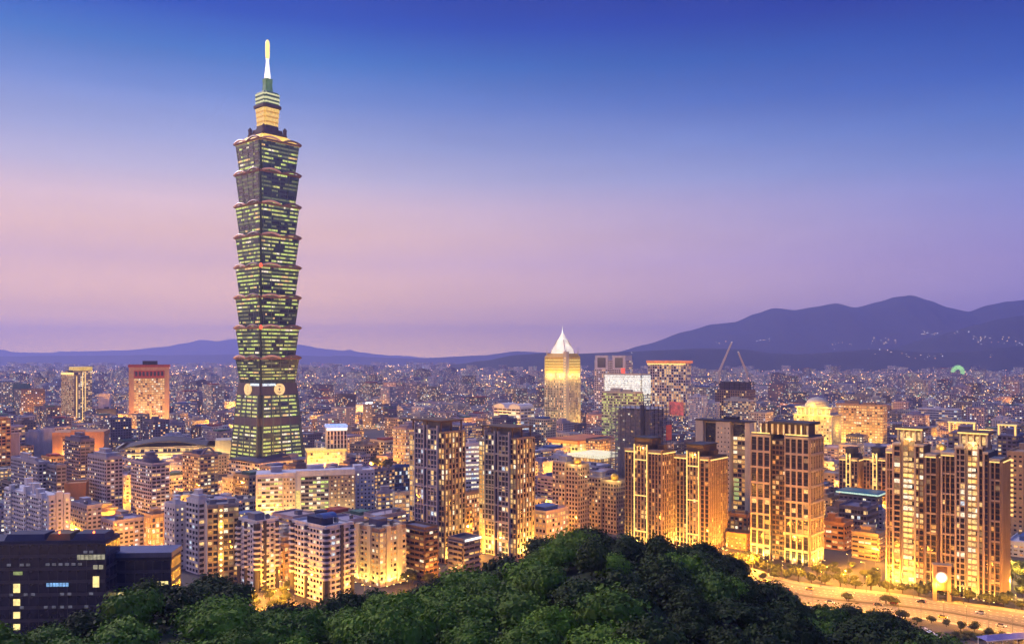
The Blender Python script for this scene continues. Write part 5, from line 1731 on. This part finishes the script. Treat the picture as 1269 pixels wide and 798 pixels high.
# shrubs, creepers and saplings that close the canopy between the crowns
ub = MB()
for _ in range(26000):
    px, Y = RT.uniform(-60, 1260), 136 + (RT.random() ** .75) * 225
    py_c, Yc = lerp_tab(CREST, px)
    if Y > Yc + 20 or (px < 150 and Y > 236): continue
    x = PX(px, Y)
    z = hill_z(px, Y) + abs(noise.noise((x * .16, Y * .16, 4.0))) * 8.5 + RT.uniform(-.5, 1.6)
    nrm = Vector((RT.uniform(-1, 1), RT.uniform(-1, 1), RT.uniform(.2, 1.6))).normalized()
    t = Matrix.Rotation(RT.uniform(0, 6.28), 3, nrm) @ nrm.orthogonal().normalized()
    w_, e = nrm.cross(t), RT.uniform(.35, .85)
    p = Vector((x, Y, z))
    ub.face([p - t * e, p - w_ * e * .6, p + t * e, p + w_ * e * .6])
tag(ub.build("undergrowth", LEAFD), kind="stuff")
# trees by the road and among the towers
def street_trees(pts, label, group, s0=.8, s1=1.2):
    for px, py in pts:
        x, y = gpt(px, py)
        tree(x, y, 0, RT.uniform(s0, s1), STC, STT, label, group, RT)
street_trees([(1049, 744), (1052, 745), (1104, 749), (1098, 748), (1110, 750)], "small tree on the central reservation of the bright road", "trees on the central reservation", .7, 1.0)
pts = []
for k in range(22):
    i = 13 + k * 1.32
    a = across(i, -.14 - .10 * RT.random())
    pts.append((CX + a[0] / a[1] * F, HY + HC / a[1] * F))
street_trees(pts, "lamp lit street tree between the bright road and the brown twin towers", "street trees along the far kerb", 1.15, 1.75)
street_trees([(1010 + RT.uniform(0, 85), 702 + RT.uniform(0, 22)) for _ in range(16)], "lamp lit tree in the garden below the balconied blocks", "garden trees below the balconied blocks", .7, 1.1)
street_trees([(660 + RT.uniform(0, 26), 648 + RT.uniform(0, 24)) for _ in range(7)], "orange lit tree in the gap between glass grid tower and pinkish towers", "orange lit trees in the gap", 1.0, 1.5)
street_trees([(432 + RT.uniform(0, 80), 553 + RT.uniform(0, 32)) for _ in range(14)], "dark plaza tree among warm lamps beyond the gold podium", "plaza trees", 1.6, 2.4)
street_trees([(590 + RT.uniform(0, 12), 640 + RT.uniform(0, 20)) for _ in range(4)] , "tree at the foot of the lit ribbon floors block", "trees between the glass grid towers", .9, 1.3)
street_trees([(318 + RT.uniform(0, 40), 738 + RT.uniform(0, 18)) for _ in range(7)], "orange lit tree on the street between the round balcony towers", "trees on the orange street", .7, 1.0)
street_trees([(476 + RT.uniform(0, 60), 655 + RT.uniform(0, 14)) for _ in range(6)], "green lit tree in the yard behind the golden apartment row", "yard trees", .9, 1.3)

# ------------------------------------------------------------------ lamps among the buildings
def lamps_at(pts, power, label, group, c=(1.0, .40, .03)):
    for px, py in pts:
        x, y = gpt(px, py)
        street_lamp(x, y, RT.uniform(0, 6.28), power, label, group, c)
street_trees([(300 + RT.uniform(0, 60), 722 + RT.uniform(0, 30)) for _ in range(6)], "orange lit tree in the courtyard left of the blue vaulted tower", "courtyard trees", .8, 1.1)
street_trees([(500 + RT.uniform(0, 95), 716 + RT.uniform(0, 18)) for _ in range(9)], "tree on the dark lane below the white fascia house", "lane trees", .9, 1.3)
street_trees([(905 + RT.uniform(0, 75), 702 + RT.uniform(0, 16)) for _ in range(8)], "gold lit tree at the foot of the pale gridded tower", "trees below the gridded tower", .8, 1.1)
street_trees([(1243 + RT.uniform(0, 30), 706 + RT.uniform(0, 42)) for _ in range(10)], "lamp lit tree on the open ground beside the brown tower near the pale houses", "trees on the open ground", 1.0, 1.5)
lamps_at([(1252, 738), (1262, 722), (1250, 712), (1270, 745)], 5000, "street lamp on the open ground below the pale houses", "lamps on the open ground", (1.0, .6, .12))
pts = []
for k in range(18):
    a = across(24 + k * 1.3, 1.17 + .16 * RT.random())
    pts.append((CX + a[0] / a[1] * F, HY + HC / a[1] * F))
street_trees(pts, "dark bushy tree on the verge between the wooded hill and bright road", "verge trees on the hill side", .6, 1.0)
lamps_at([(312, 752), (326, 742), (340, 752), (352, 740), (362, 752), (350, 728), (347, 712)], 4800, "sodium lamp over the orange street between the round balcony towers", "lamps of the orange street")
lamps_at([(508, 735), (545, 722), (560, 722), (590, 712), (452, 744), (478, 742)], 3000, "street lamp on the lane between the trees and apartment rows", "lamps of the hillside lane")
lamps_at([(667, 668), (684, 655), (700, 690), (668, 640), (590, 690), (600, 672), (580, 660)], 15000, "street lamp in the alley between the two glass grid towers and pinkish towers", "lamps of the alley")
lamps_at([(1012, 712), (1030, 722), (1052, 706), (1072, 716), (1092, 724), (1050, 728), (1085, 700), (1102, 728)], 9000, "garden lamp below the balconied orange blocks", "lamps of the garden")
lamps_at([(438, 560), (452, 572), (470, 556), (486, 570), (500, 582), (460, 584), (445, 548), (512, 560)], 26000, "warm lamp among the dark plaza trees", "plaza lamps")
lamps_at([(905, 700), (918, 690), (925, 706), (1040, 645), (1065, 640), (1090, 640), (1030, 620)], 16000, "street lamp near the foot of the pale gridded tower", "lamps by the gridded tower")
lamps_at([(88, 672), (110, 678), (130, 690), (160, 692), (190, 690), (216, 690), (140, 650), (120, 672), (225, 640), (205, 652), (280, 660), (300, 655), (355, 668), (340, 660)], 9000, "street lamp in the low quarter behind the navy block", "lamps of the low quarter")
lamps_at([(20, 590), (60, 600), (100, 590), (150, 600), (215, 605), (222, 620), (155, 625), (270, 600), (290, 620), (310, 610), (30, 640), (70, 625)], 30000, "street lamp in the quarter before the exhibition hall", "lamps before the exhibition hall")
lamps_at([(380, 600), (396, 596), (412, 592), (430, 600), (450, 606), (470, 600), (500, 606), (520, 590)], 26000, "street lamp near the tallest tower's foot", "lamps near the tallest tower")
lamps_at([(700, 600), (690, 590), (730, 585), (672, 580), (660, 566), (640, 560), (615, 556), (870, 585), (845, 560), (905, 570), (860, 545), (985, 600), (1020, 590), (1030, 600), (1110, 575), (1125, 590), (1150, 580)], 34000,
         "street lamp among the shops beyond the strip lit brown towers", "lamps among the shops")

# ------------------------------------------------------------------ the rest of the city
def far_wall(name, c, lit, roofc=(.15, .14, .16)):
    """wall of a distant house: rows of windows, some lit, and a lit low band standing in for street glow"""
    m, n, p = new_mat(name)
    nd, lk = n.nodes, n.links
    g = nd.new("ShaderNodeNewGeometry")
    sp = nd.new("ShaderNodeSeparateXYZ"); lk.new(g.outputs["Position"], sp.inputs[0])
    sn = nd.new("ShaderNodeSeparateXYZ"); lk.new(g.outputs["True Normal"], sn.inputs[0])
    def M(op, a, b=None, c_=None):
        q = nd.new("ShaderNodeMath"); q.operation = op
        for i, v in enumerate((a, b, c_)):
            if v is None: continue
            if isinstance(v, (int, float)): q.inputs[i].default_value = v
            else: lk.new(v, q.inputs[i])
        return q.outputs[0]
    u = M('SUBTRACT', M('MULTIPLY', sp.outputs[1], sn.outputs[0]), M('MULTIPLY', sp.outputs[0], sn.outputs[1]))
    us, vs = M('DIVIDE', u, 3.6), M('DIVIDE', sp.outputs[2], 3.4)
    cv = nd.new("ShaderNodeCombineXYZ")
    lk.new(M('FLOOR', us), cv.inputs[0]); lk.new(M('FLOOR', vs), cv.inputs[1]); lk.new(M('MULTIPLY', sn.outputs[0], 7.0), cv.inputs[2])
    wn = nd.new("ShaderNodeTexWhiteNoise"); wn.noise_dimensions = '3D'; lk.new(cv.outputs[0], wn.inputs[0])
    fu, fv = M('FRACT', us), M('FRACT', vs)
    win = M('MULTIPLY', M('MULTIPLY', M('GREATER_THAN', fu, .2), M('LESS_THAN', fu, .8)), M('MULTIPLY', M('GREATER_THAN', fv, .28), M('LESS_THAN', fv, .80)))
    side = M('LESS_THAN', M('ABSOLUTE', sn.outputs[2]), .5)
    win = M('MULTIPLY', win, side)
    low_glow = M('LESS_THAN', sp.outputs[2], 6.8)  # more panes glow low down, in place of street light on walls
    thr = M('ADD', lit, M('MULTIPLY', low_glow, .5))
    on = M('MULTIPLY', win, M('LESS_THAN', wn.outputs["Value"], thr))
    no = nd.new("ShaderNodeTexNoise"); no.inputs["Scale"].default_value = .08; no.inputs["Detail"].default_value = 5
    lk.new(g.outputs["Position"], no.inputs["Vector"])
    base = nd.new("ShaderNodeMix"); base.data_type = 'RGBA'
    base.inputs[6].default_value = (*[x * .7 for x in c], 1); base.inputs[7].default_value = (*[x * 1.15 for x in c], 1)
    lk.new(no.outputs[0], base.inputs[0])
    rf = nd.new("ShaderNodeMix"); rf.data_type = 'RGBA'
    rf.inputs[6].default_value = (*roofc, 1); lk.new(base.outputs[2], rf.inputs[7]); lk.new(side, rf.inputs[0])
    gl = nd.new("ShaderNodeMix"); gl.data_type = 'RGBA'
    lk.new(rf.outputs[2], gl.inputs[6]); gl.inputs[7].default_value = (.02, .02, .03, 1); lk.new(win, gl.inputs[0])
    lk.new(gl.outputs[2], p.inputs["Base Color"])
    cr = nd.new("ShaderNodeValToRGB"); cr.color_ramp.interpolation = 'CONSTANT'
    el = cr.color_ramp.elements
    el[0].position = 0; el[0].color = (1, .50, .14, 1); el[1].position = .42; el[1].color = (1, .72, .34, 1)
    for q, cc in ((.72, (1, .92, .74, 1)), (.90, (.72, .86, 1, 1)), (.97, (.5, 1, .6, 1))):
        e = el.new(q); e.color = cc
    sc_ = nd.new("ShaderNodeSeparateColor"); lk.new(wn.outputs["Color"], sc_.inputs[0])
    lk.new(sc_.outputs[1], cr.inputs[0])
    lk.new(cr.outputs[0], p.inputs["Emission Color"])
    lk.new(M('MULTIPLY', on, M('MULTIPLY_ADD', sc_.outputs[2], 1.5, .5)), p.inputs["Emission Strength"])
    p.inputs["Roughness"].default_value = .75
    m.cycles.emission_sampling = 'NONE'
    return m
FARC = [("white", (.55, .52, .55)), ("pale grey", (.40, .38, .42)), ("pink", (.46, .34, .33)), ("tan", (.38, .29, .20)), ("lilac", (.34, .29, .36)), ("brown", (.20, .14, .11)), ("dark violet", (.15, .13, .18)), ("cream", (.52, .46, .36))]
FARM = [far_wall("distant wall " + nme, c, l) for (nme, c), l in zip(FARC, (.20, .22, .24, .30, .18, .26, .16, .26))]

RC = random.Random(23)
e1, e2 = Vector((cos(PHI), sin(PHI))), Vector((-sin(PHI), cos(PHI)))
PARK = [gpt(428, 585), gpt(428, 535), gpt(515, 535), gpt(515, 585)]
def taken(x, y, r):
    px = CX + x / y * F
    if y < 575: return True
    if hill_z(px, y) > -.5 and y < 430: return True
    for cx_, cy_, R in FOOT:
        if (x - cx_) ** 2 + (y - cy_) ** 2 < (R * .9 + r) ** 2: return True
    for a, b in ROADBOX:
        if (x - a) ** 2 + (y - b) ** 2 < (22 + r) ** 2: return True
    if 1230 < y < 1560 and 425 < px < 520: return True
    return False
lots = []
def fill(y0, y1, pitch, street, hmin, hmax, ptall, smax):
    R_ = y1 * 1.25
    n = int(R_ / pitch) + 2
    for i in range(-n, n + 1):
        a = i * pitch + (i // 2) * street
        for j in range(-n, n + 1):
            b = j * pitch + (j // 3) * street
            x, y = a * e1.x + b * e2.x, a * e1.y + b * e2.y
            if not (y0 <= y < y1): continue
            px = CX + x / y * F
            if not (-60 < px < 1330): continue
            w, d = pitch * RC.uniform(.55, .93), pitch * RC.uniform(.55, .93)
            if RC.random() < .05: continue
            if taken(x, y, .5 * max(w, d)): continue
            h = hmin + (hmax - hmin) * RC.random() ** 1.7
            if RC.random() < ptall: h = RC.uniform(hmax * 1.2, smax)
            lots.append([y, x, w, d, h, px])
fill(575, 1000, 29, 11, 8, 26, .0, 30)
fill(1000, 1700, 36, 14, 10, 36, .05, 52)
fill(1700, 3200, 50, 18, 12, 42, .08, 75)
fill(3200, 6000, 60, 22, 11, 36, .06, 75)
fill(6000, 9500, 84, 28, 12, 36, .05, 70)
lots.sort()
print("LOTS", len(lots))
top = [900.0] * 1400
for px in range(0, 1269):
    py, Yc = lerp_tab(CREST, px)
    top[px] = min(798, py)
hero = sorted(HERO, key=lambda q: q[3])
vis, hi = [], 0
for L in lots:
    y, x, w, d, h, px = L
    while hi < len(hero) and hero[hi][3] < y:
        for q in range(max(0, int(hero[hi][0])), min(1269, int(hero[hi][1]))):
            top[q] = min(top[q], hero[hi][2])
        hi += 1
    hw = .5 * (w * cos(PHI) + d * sin(PHI)) / y * F
    pt = HY + (HC - h) / y * F
    pb = HY + HC / y * F
    ar = 0
    for q in range(max(0, int(px - hw)), min(1269, int(px + hw) + 1)):
        ar += max(0, min(pb, top[q]) - pt)
        top[q] = min(top[q], pt)
    L.append(ar)
MARKS = [(45, 580, "the white turrets"), (95, 1600, "the twin gold slabs"), (185, 1345, "the salmon pink tower"), (187, 700, "the dome topped dark tower"), (215, 1010, "the long exhibition hall"), (330, 1000, "the tallest tower"),
         (378, 690, "the ribbon windowed block"), (416, 950, "the white columned tower"), (540, 560, "the farther glass tower"), (628, 575, "the hillside glass tower"), (636, 1370, "the double vaulted building"),
         (697, 1385, "the pyramid topped tower"), (760, 1500, "the twin headed slab"), (720, 1050, "the orange roofed store"), (794, 830, "the scaffolded tower"), (829, 1560, "the orange crowned tower"), (805, 605, "the strip lit towers"),
         (900, 700, "the gate shaped building"), (911, 1520, "the crane topped tower"), (975, 555, "the pale gridded tower"), (1012, 1110, "the gold domed building"), (1067, 1170, "the gridded office block"), (1066, 690, "the teal roofed hall"),
         (1132, 492, "the nearer brown twin tower"), (1205, 472, "the brown bend tower"), (1164, 1480, "the pale blue white block")]
ROOFS = [("hut", "a roof hut"), ("tank", "a water tank"), ("tanks", "two water tanks"), ("shedb", "a blue roof shed"), ("shedg", "a green roof shed"), ("huts", "two roof huts"), ("step", "a stepped roof"), ("mast", "a roof mast"), ("shedr", "a red roof shed"), ("", "a bare flat roof")]
used = set()
single = sorted([L for L in lots if L[6] > 20], key=lambda L: -L[6])[:240]
chosen = set(id(L) for L in single)
for y, x, w, d, h, px, ar in sorted(single):
    mk_ = min(MARKS, key=lambda m: abs(m[0] - px) / 60 + abs(math.log(m[1] / y)) * 2.0)
    rel = "behind" if y > mk_[1] * 1.04 else "before" if y < mk_[1] * .96 else "beside"
    sd = "" if abs(px - mk_[0]) < 18 else (" and left of" if px < mk_[0] else " and right of")
    size = "low" if h < 15 else "mid height" if h < 30 else "tall"
    what = "house" if h < 15 else "apartments" if h < 38 else "tower block"
    ok = False
    for _ in range(300):
        ci, (rk, rt) = RC.randrange(len(FARC)), RC.choice(ROOFS)
        lab = "%s %s %s with %s, %s%s %s" % (size, FARC[ci][0], what, rt, rel, sd, mk_[2])
        if len(lab.split()) > 16: lab = lab.replace("mid height ", "middling ")
        if len(lab.split()) > 16: lab = lab.replace(size + " ", "", 1).replace("middling ", "", 1)
        if lab not in used and len(lab.split()) <= 16:
            ok = True; break
    if not ok:
        chosen.discard(-1)
    used.add(lab)
    nm = {"house": "house", "apartments": "apartment_block", "tower block": "tower_block"}[what]
    b = Building.__new__(Building)
    b.wr, b.wl, b.h, b.Y, b.win, b.parts = w, d, h, y, [], {}
    cxw, cyw = x - (w / 2 * e1.x + d / 2 * e2.x), y - (w / 2 * e1.y + d / 2 * e2.y)
    b.root = empty(nm, (cxw, cyw, 0), PHI, lab, what)
    if y < 1150:
        m = wall("block " + FARC[ci][0], FARC[ci][1])
        st = dict(RC.choice([STY['apt'], STY['aptw'], STY['punch'], STY['balc'], STY['rich'], STY['rib']]))
        st['pal'] = RC.choice(['warm', 'grey', 'rich', 'warm', 'gold'])
        b.block(0, w, 0, d, 0, h, m, **st)
        b.parapet(0, w, 0, d, h, m)
        roofs(b, rk, m)
        if RC.random() < .6: b.roof_hut(RC.uniform(.2, .8), RC.uniform(.2, .8), 4, 5, h, 3, ROOF)
        b.finish(0, True)
    else:
        m = FARM[ci]
        q = MB(); q.box(0, w, 0, d, 0, h); q.build("wall", m, b.root)
        b.parapet(0, w, 0, d, h, wall("block " + FARC[ci][0], FARC[ci][1]))
        roofs(b, rk, wall("block " + FARC[ci][0], FARC[ci][1]))
        b.finish(0, True)
st = MB()
for L in lots:
    if id(L) in chosen: continue
    y, x, w, d, h, px, ar = L
    k = RC.randrange(len(FARM))
    pts = [Vector((x, y)) + e1 * sx_ * w / 2 + e2 * sy_ * d / 2 for sx_, sy_ in ((-1, -1), (1, -1), (1, 1), (-1, 1))]
    st.loft([[(p.x, p.y, 0) for p in pts], [(p.x, p.y, h) for p in pts]], k, cap0=False)
    f = RC.uniform(.25, .5)
    c0 = Vector((x, y)) + e1 * RC.uniform(-.2, .2) * w + e2 * RC.uniform(-.2, .2) * d
    pts = [c0 + e1 * sx_ * w * f / 2 + e2 * sy_ * d * f / 2 for sx_, sy_ in ((-1, -1), (1, -1), (1, 1), (-1, 1))]
    if y < 5000: st.loft([[(p.x, p.y, h + .02) for p in pts], [(p.x, p.y, h + RC.uniform(3, 6)) for p in pts]], k, cap0=False)
tag(st.build("distant_city_buildings", FARM), kind="stuff")

# lamps along the streets between the far blocks
n_l = 0
for _ in range(4000):
    if n_l >= 95: break
    i, j = RC.randrange(-60, 60), RC.randrange(-60, 60)
    pitch, street = (36, 14)
    a, b = (2 * i - .5) * pitch + i * street - street * .5, (3 * j - .5) * pitch + j * street - street * .5
    x, y = a * e1.x + b * e2.x, a * e1.y + b * e2.y
    if not 1000 < y < 2300: continue
    px = CX + x / y * F
    if not 0 < px < 1269: continue
    if RC.random() > (1.3 - y / 2400): continue
    q_ = min(MARKS, key=lambda m: abs(m[0] - px) / 60 + abs(math.log(m[1] / y)) * 2.0)[2]
    street_lamp(x, y, RC.uniform(0, 6.28), 75000, "amber street lamp in the far streets around " + q_, "street lamps around " + q_)
    n_l += 1

# ------------------------------------------------------------------ thousands of far lights
lm = [emit("far light amber", (1, .45, .10), 8, .3), emit("far light warm", (1, .66, .26), 7, .3), emit("far light white", (1, .95, .85), 5, .3), emit("far light cool", (.6, .8, 1), 4, .3), emit("far light red", (1, .15, .1), 3, .3), emit("far light green", (.3, 1, .4), 2.5, .3)]
fb = MB()
def dot(x, y, z, r, k):
    fb.loft([[(x + r * cos(q * pi / 2), y + r * sin(q * pi / 2), z) for q in range(4)], [(x + r * .8 * cos(q * pi / 2), y + r * .8 * sin(q * pi / 2), z + r * 1.6) for q in range(4)]], k)
for _ in range(6000):
    Y = 1300 * (7.2 ** RC.random())
    px = RC.uniform(-40, 1310)
    x = PX(px, Y)
    k = RC.choices(range(6), (50, 30, 12, 5, 2, 1))[0]
    dot(x, Y, RC.uniform(7, 14) if RC.random() < .5 else RC.uniform(14, 46), .00025 * Y * RC.uniform(.5, 1.4), k)
for line in range(95):           # lit boulevards
    y0 = 2600 * (3.3 ** RC.random()); px0 = RC.uniform(350, 1320) if RC.random() < .75 else RC.uniform(0, 350)
    c0 = Vector((PX(px0, y0), y0)); dr = e1 if RC.random() < .5 else -e2
    if RC.random() < .55: dr = Vector((1, RC.uniform(-.12, .12))).normalized()
    for q in range(RC.randrange(14, 42)):
        p = c0 + dr * q * 34
        dot(p.x, p.y, RC.uniform(16, 42), .00036 * p.y * RC.uniform(.6, 1.4), 0 if RC.random() < .7 else 1)
tag(fb.build("distant_city_lights", lm), kind="stuff")
# lights of villages on the mountain sides
hl = MB(); fb = hl
def slope_lights(pxa, pxb, pya, pyb, Y, n):
    for _ in range(n):
        px, py = RC.uniform(pxa, pxb), RC.uniform(pya, pyb)
        dot(PX(px, Y), Y, PZ(py, Y), .00022 * Y * RC.uniform(.5, 1.5), RC.choices((0, 1, 2, 3), (2, 4, 4, 1))[0])

def on_slope(px, py, names):
    """first hit of the sight line with a ridge, so that a light stands on the hillside itself"""
    o, d = Vector((0, 0, HC)), Vector(((px - CX) / F, 1, -(py - HY) / F)).normalized()
    best = None
    for nm in names:
        ob = bpy.data.objects[nm]
        ok, loc, nr, ix = ob.ray_cast(o, d, distance=40000)
        if ok and (best is None or loc.y < best.y): best = loc
    return best
bpy.context.view_layer.update()
for pxa, pxb, pya, pyb, n in ((1030, 1055, 424, 431, 9), (1080, 1118, 419, 427, 16), (1136, 1166, 410, 415, 16), (1178, 1200, 410, 416, 6), (1205, 1269, 417, 428, 30), (1095, 1170, 438, 446, 14), (935, 960, 420, 425, 6), (884, 905, 423, 428, 4), (1030, 1110, 430, 440, 6), (1225, 1230, 438, 444, 3), (770, 800, 432, 440, 3)):
    for _ in range(n):
        p = on_slope(RC.uniform(pxa, pxb), RC.uniform(pya, pyb), [r[0] for r in RIDGES[:3]])
        if p: dot(p.x, p.y - 12, p.z + 4, .00026 * p.y * RC.uniform(.5, 1.3), RC.choices((0, 1, 2), (2, 4, 4))[0])
tag(hl.build("hillside_village_lights", lm), kind="stuff")

# ------------------------------------------------------------------ ferris wheel
def ferris():
    Y = 3400
    x, z, r = PX(1187, Y), PZ(461, Y), 8.2 / F * Y
    t = empty("ferris_wheel", (x, Y, z), 0, "green lit ferris wheel far across the city under the hills", "ferris wheel")
    gm = emit("wheel green light", (.42, .88, .34), .8, .3, scale=.05)
    b = MB()
    for q in range(24):
        a0, a1 = radians(-70 + q * 10.5), radians(-70 + (q + 1) * 10.5)
        b.loft([[(rr_ * cos(a), yy, rr_ * sin(a)) for rr_, a in ((r * .42, a0), (r, a0), (r, a1), (r * .42, a1))] for yy in (-1.2, 1.2)])
    b.build("lit_rim", gm, t)
    b = MB(); b.lathe([(2.2, -2), (2.2, 2)], 10); o = b.build("hub", METAL, t); o.rotation_euler = (pi / 2, 0, 0)
    for q in range(12):
        b = MB(); b.tube((0, 0, 0), (r * cos(q * pi / 6), 0, r * sin(q * pi / 6)), .5, .4, 4); b.build("spoke", METAL, t)
    for s in (-1, 1):
        b = MB(); b.tube((0, 2.5 * s, 0), (-9, 6 * s, -r - 8), .9, .9, 5); b.tube((0, 2.5 * s, 0), (9, 6 * s, -r - 8), .9, .9, 5); b.build("support", METAL, t)
    for q in range(16):
        a = radians(-70 + q * 16)
        b = MB(); b.lathe([(.2, -1.6), (1.2, -1.2), (1.2, .6), (.2, 1.2)], 6, ((r + 1.6) * cos(a), 0)); o = b.build("gondola", gm, t); o.location.z = (r + 1.6) * sin(a)
ferris()
c_ = S("shopping_mall", "broad mall block carrying the green ferris wheel", "mall", 1168, 1170, 1204, 473.2, 3400, "lilac", "rich", roof='', phi=0, depth=50, fh=6, bw=8, rows=True)

# ------------------------------------------------------------------ by the road at the lower right corner
def shelter():
    Y = 405
    t = empty("shelter", (PX(1244, Y), Y, 0), radians(12), "open shelter with a low blue purple metal roof at the road edge", "shelter")
    b = MB(); b.loft([[(-12, -3, 3.6), (14, -3, 3.6), (14, 4, 3.6), (-12, 4, 3.6)], [(-9, .3, 5.2), (11, .3, 5.2), (11, .8, 5.2), (-9, .8, 5.2)]]); b.build("roof", wall("purple blue metal roof", (.16, .17, .42), .4), t)
    b = MB(); b.box(-12.3, 14.3, -3.3, -3.0, 3.3, 3.7); b.build("fascia", W['white'], t)
    for x_ in (-11, -3, 5, 13):
        for y_ in (-2.6, 3.6):
            b = MB(); b.box(x_ - .15, x_ + .15, y_ - .15, y_ + .15, 0, 3.6); b.build("post", W['white'], t)
    a, c = gpt(1146, 785), gpt(1180, 806)
    t = empty("covered_walkway", (a[0], a[1], 0), atan2(c[1] - a[1], c[0] - a[0]), "narrow covered walkway with a white and blue roof descending beside the hill", "walkway")
    n = 7
    ln = sqrt((a[0] - c[0]) ** 2 + (a[1] - c[1]) ** 2)
    for i in range(n):
        x0 = ln * i / n
        b = MB(); b.loft([[(x0, -1.3, 2.6), (x0 + ln / n - .15, -1.3, 2.6), (x0 + ln / n - .15, 1.3, 2.6), (x0, 1.3, 2.6)], [(x0, -.3, 3.2), (x0 + ln / n - .15, -.3, 3.2), (x0 + ln / n - .15, .3, 3.2), (x0, .3, 3.2)]])
        b.build("roof_panel", wall("white blue roof", (.42, .55, .75), .4) if i % 2 else W['white'], t)
        b = MB(); b.box(x0, x0 + .2, -1.2, -1, 0, 2.6); b.box(x0, x0 + .2, 1, 1.2, 0, 2.6); b.build("post", W['white'], t)
    glow(t, (ln * .4, -2.5, 2.2), 700, (.8, .9, 1.0), .3)
    for i in range(9):
        x, y = gpt(1180 + i * 7, 789 + RT.uniform(-3, 3))
        q = empty("shrub", (x, y, -1.2), RT.uniform(0, 6), "lamp lit green shrub between the walkway and blue roofed shelter", "shrub", "shrubs by the shelter")
        q.scale = (1.0, 1.0, .62)
        for nm, ms in (("stem", STT), ("foliage", STC)):
            o = bpy.data.objects.new(nm, RT.choice(ms)); col.objects.link(o); o.parent = q
shelter()

def cars():
    paints = [wall("car paint " + k, c, .35, .1, spec=.6) for k, c in (("white", (.6, .6, .6)), ("black", (.03, .03, .035)), ("silver", (.35, .36, .38)), ("yellow", (.65, .42, .03)), ("red", (.35, .03, .03)))]
    head, tail = emit("car headlight", (1, .93, .8), 9, .05), emit("car tail light", (1, .06, .03), 5, .05)
    tyre = wall("tyre", (.02, .02, .02), .9)
    b = MB(); b.loft([[(x, y, z) for x, z in ((-2.2, .35), (2.2, .35), (2.25, .75), (1.3, .95), (-1.9, .98), (-2.25, .8))] for y in (-.86, .86)]); bd = b.build("body", paints[0])
    b = MB(); b.loft([[(x, y, z) for x, z in ((-1.75, .96), (1.1, .94), (.45, 1.45), (-1.2, 1.47))] for y in (-.74, .74)]); cb = b.build("cabin", GL)
    b = MB(); b.lathe([(.32, -.1), (.32, .1)], 12); wh = b.build("wheel", tyre)
    b = MB(); b.box(2.2, 2.27, -.2, .2, .6, .76); hd = b.build("headlight", head)
    b = MB(); b.box(-2.28, -2.22, -.2, .2, .68, .82); tl = b.build("tail_light", tail)
    body = []
    for m in paints:
        me = bd.data.copy(); me.materials[0] = m; body.append(me)
    names = ["white", "black", "silver", "yellow", "red"]
    for i, (pos, t, k) in enumerate(((12, .18, 0), (16.4, .31, 3), (19, .43, 1), (21.7, .18, 3), (25.2, .31, 2), (29, .43, 4), (31.5, .18, 1), (36.3, .31, 0), (40, .18, 3), (14, .74, 2), (18, .86, 3), (23, .74, 0), (27.5, .62, 1), (33, .86, 3), (38, .74, 2))):
        p, q = across(pos, t), across(pos + .4, t)
        rz = atan2(q[1] - p[1], q[0] - p[0]) + (pi if t < .5 else 0)
        near = "far" if t < .5 else "hill side"
        r = empty("car", (*p, .03), rz, "%s car driving on the %s carriageway of the bright road, %s along it" % (names[k], near, ["early", "midway", "late"][min(2, int((pos - 12) / 10))]), "car", "cars on the bright road")
        def part(nm, me, loc=(0, 0, 0), rot=(0, 0, 0)):
            o = bpy.data.objects.new(nm, me); col.objects.link(o); o.parent = r; o.location = loc; o.rotation_euler = rot
        part("body", body[k]); part("cabin", cb.data)
        for x in (-1.35, 1.4):
            for y in (-.8, .8): part("wheel", wh.data, (x, y, .33), (pi / 2, 0, 0))
        for y in (-.62, .62): part("headlight", hd.data, (0, y, 0)); part("tail_light", tl.data, (0, y, 0))
    for o in (bd, cb, wh, hd, tl): bpy.data.objects.remove(o)
cars()

# ------------------------------------------------------------------ air
def haze():
    b = MB()
    b.box(-24000, 24000, -120, 24500, -6, 925)
    m = bpy.data.materials.new("evening haze")
    m.use_nodes = True
    n = m.node_tree
    n.nodes.clear()
    v = n.nodes.new("ShaderNodeVolumePrincipled")
    v.inputs["Color"].default_value = (.42, .45, 1.0, 1)
    v.inputs["Density"].default_value = 9.2e-5
    v.inputs["Anisotropy"].default_value = 0.25
    o = n.nodes.new("ShaderNodeOutputMaterial")
    n.links.new(v.outputs[0], o.inputs["Volume"])
    tag(b.build("haze", m), kind="stuff")
haze()
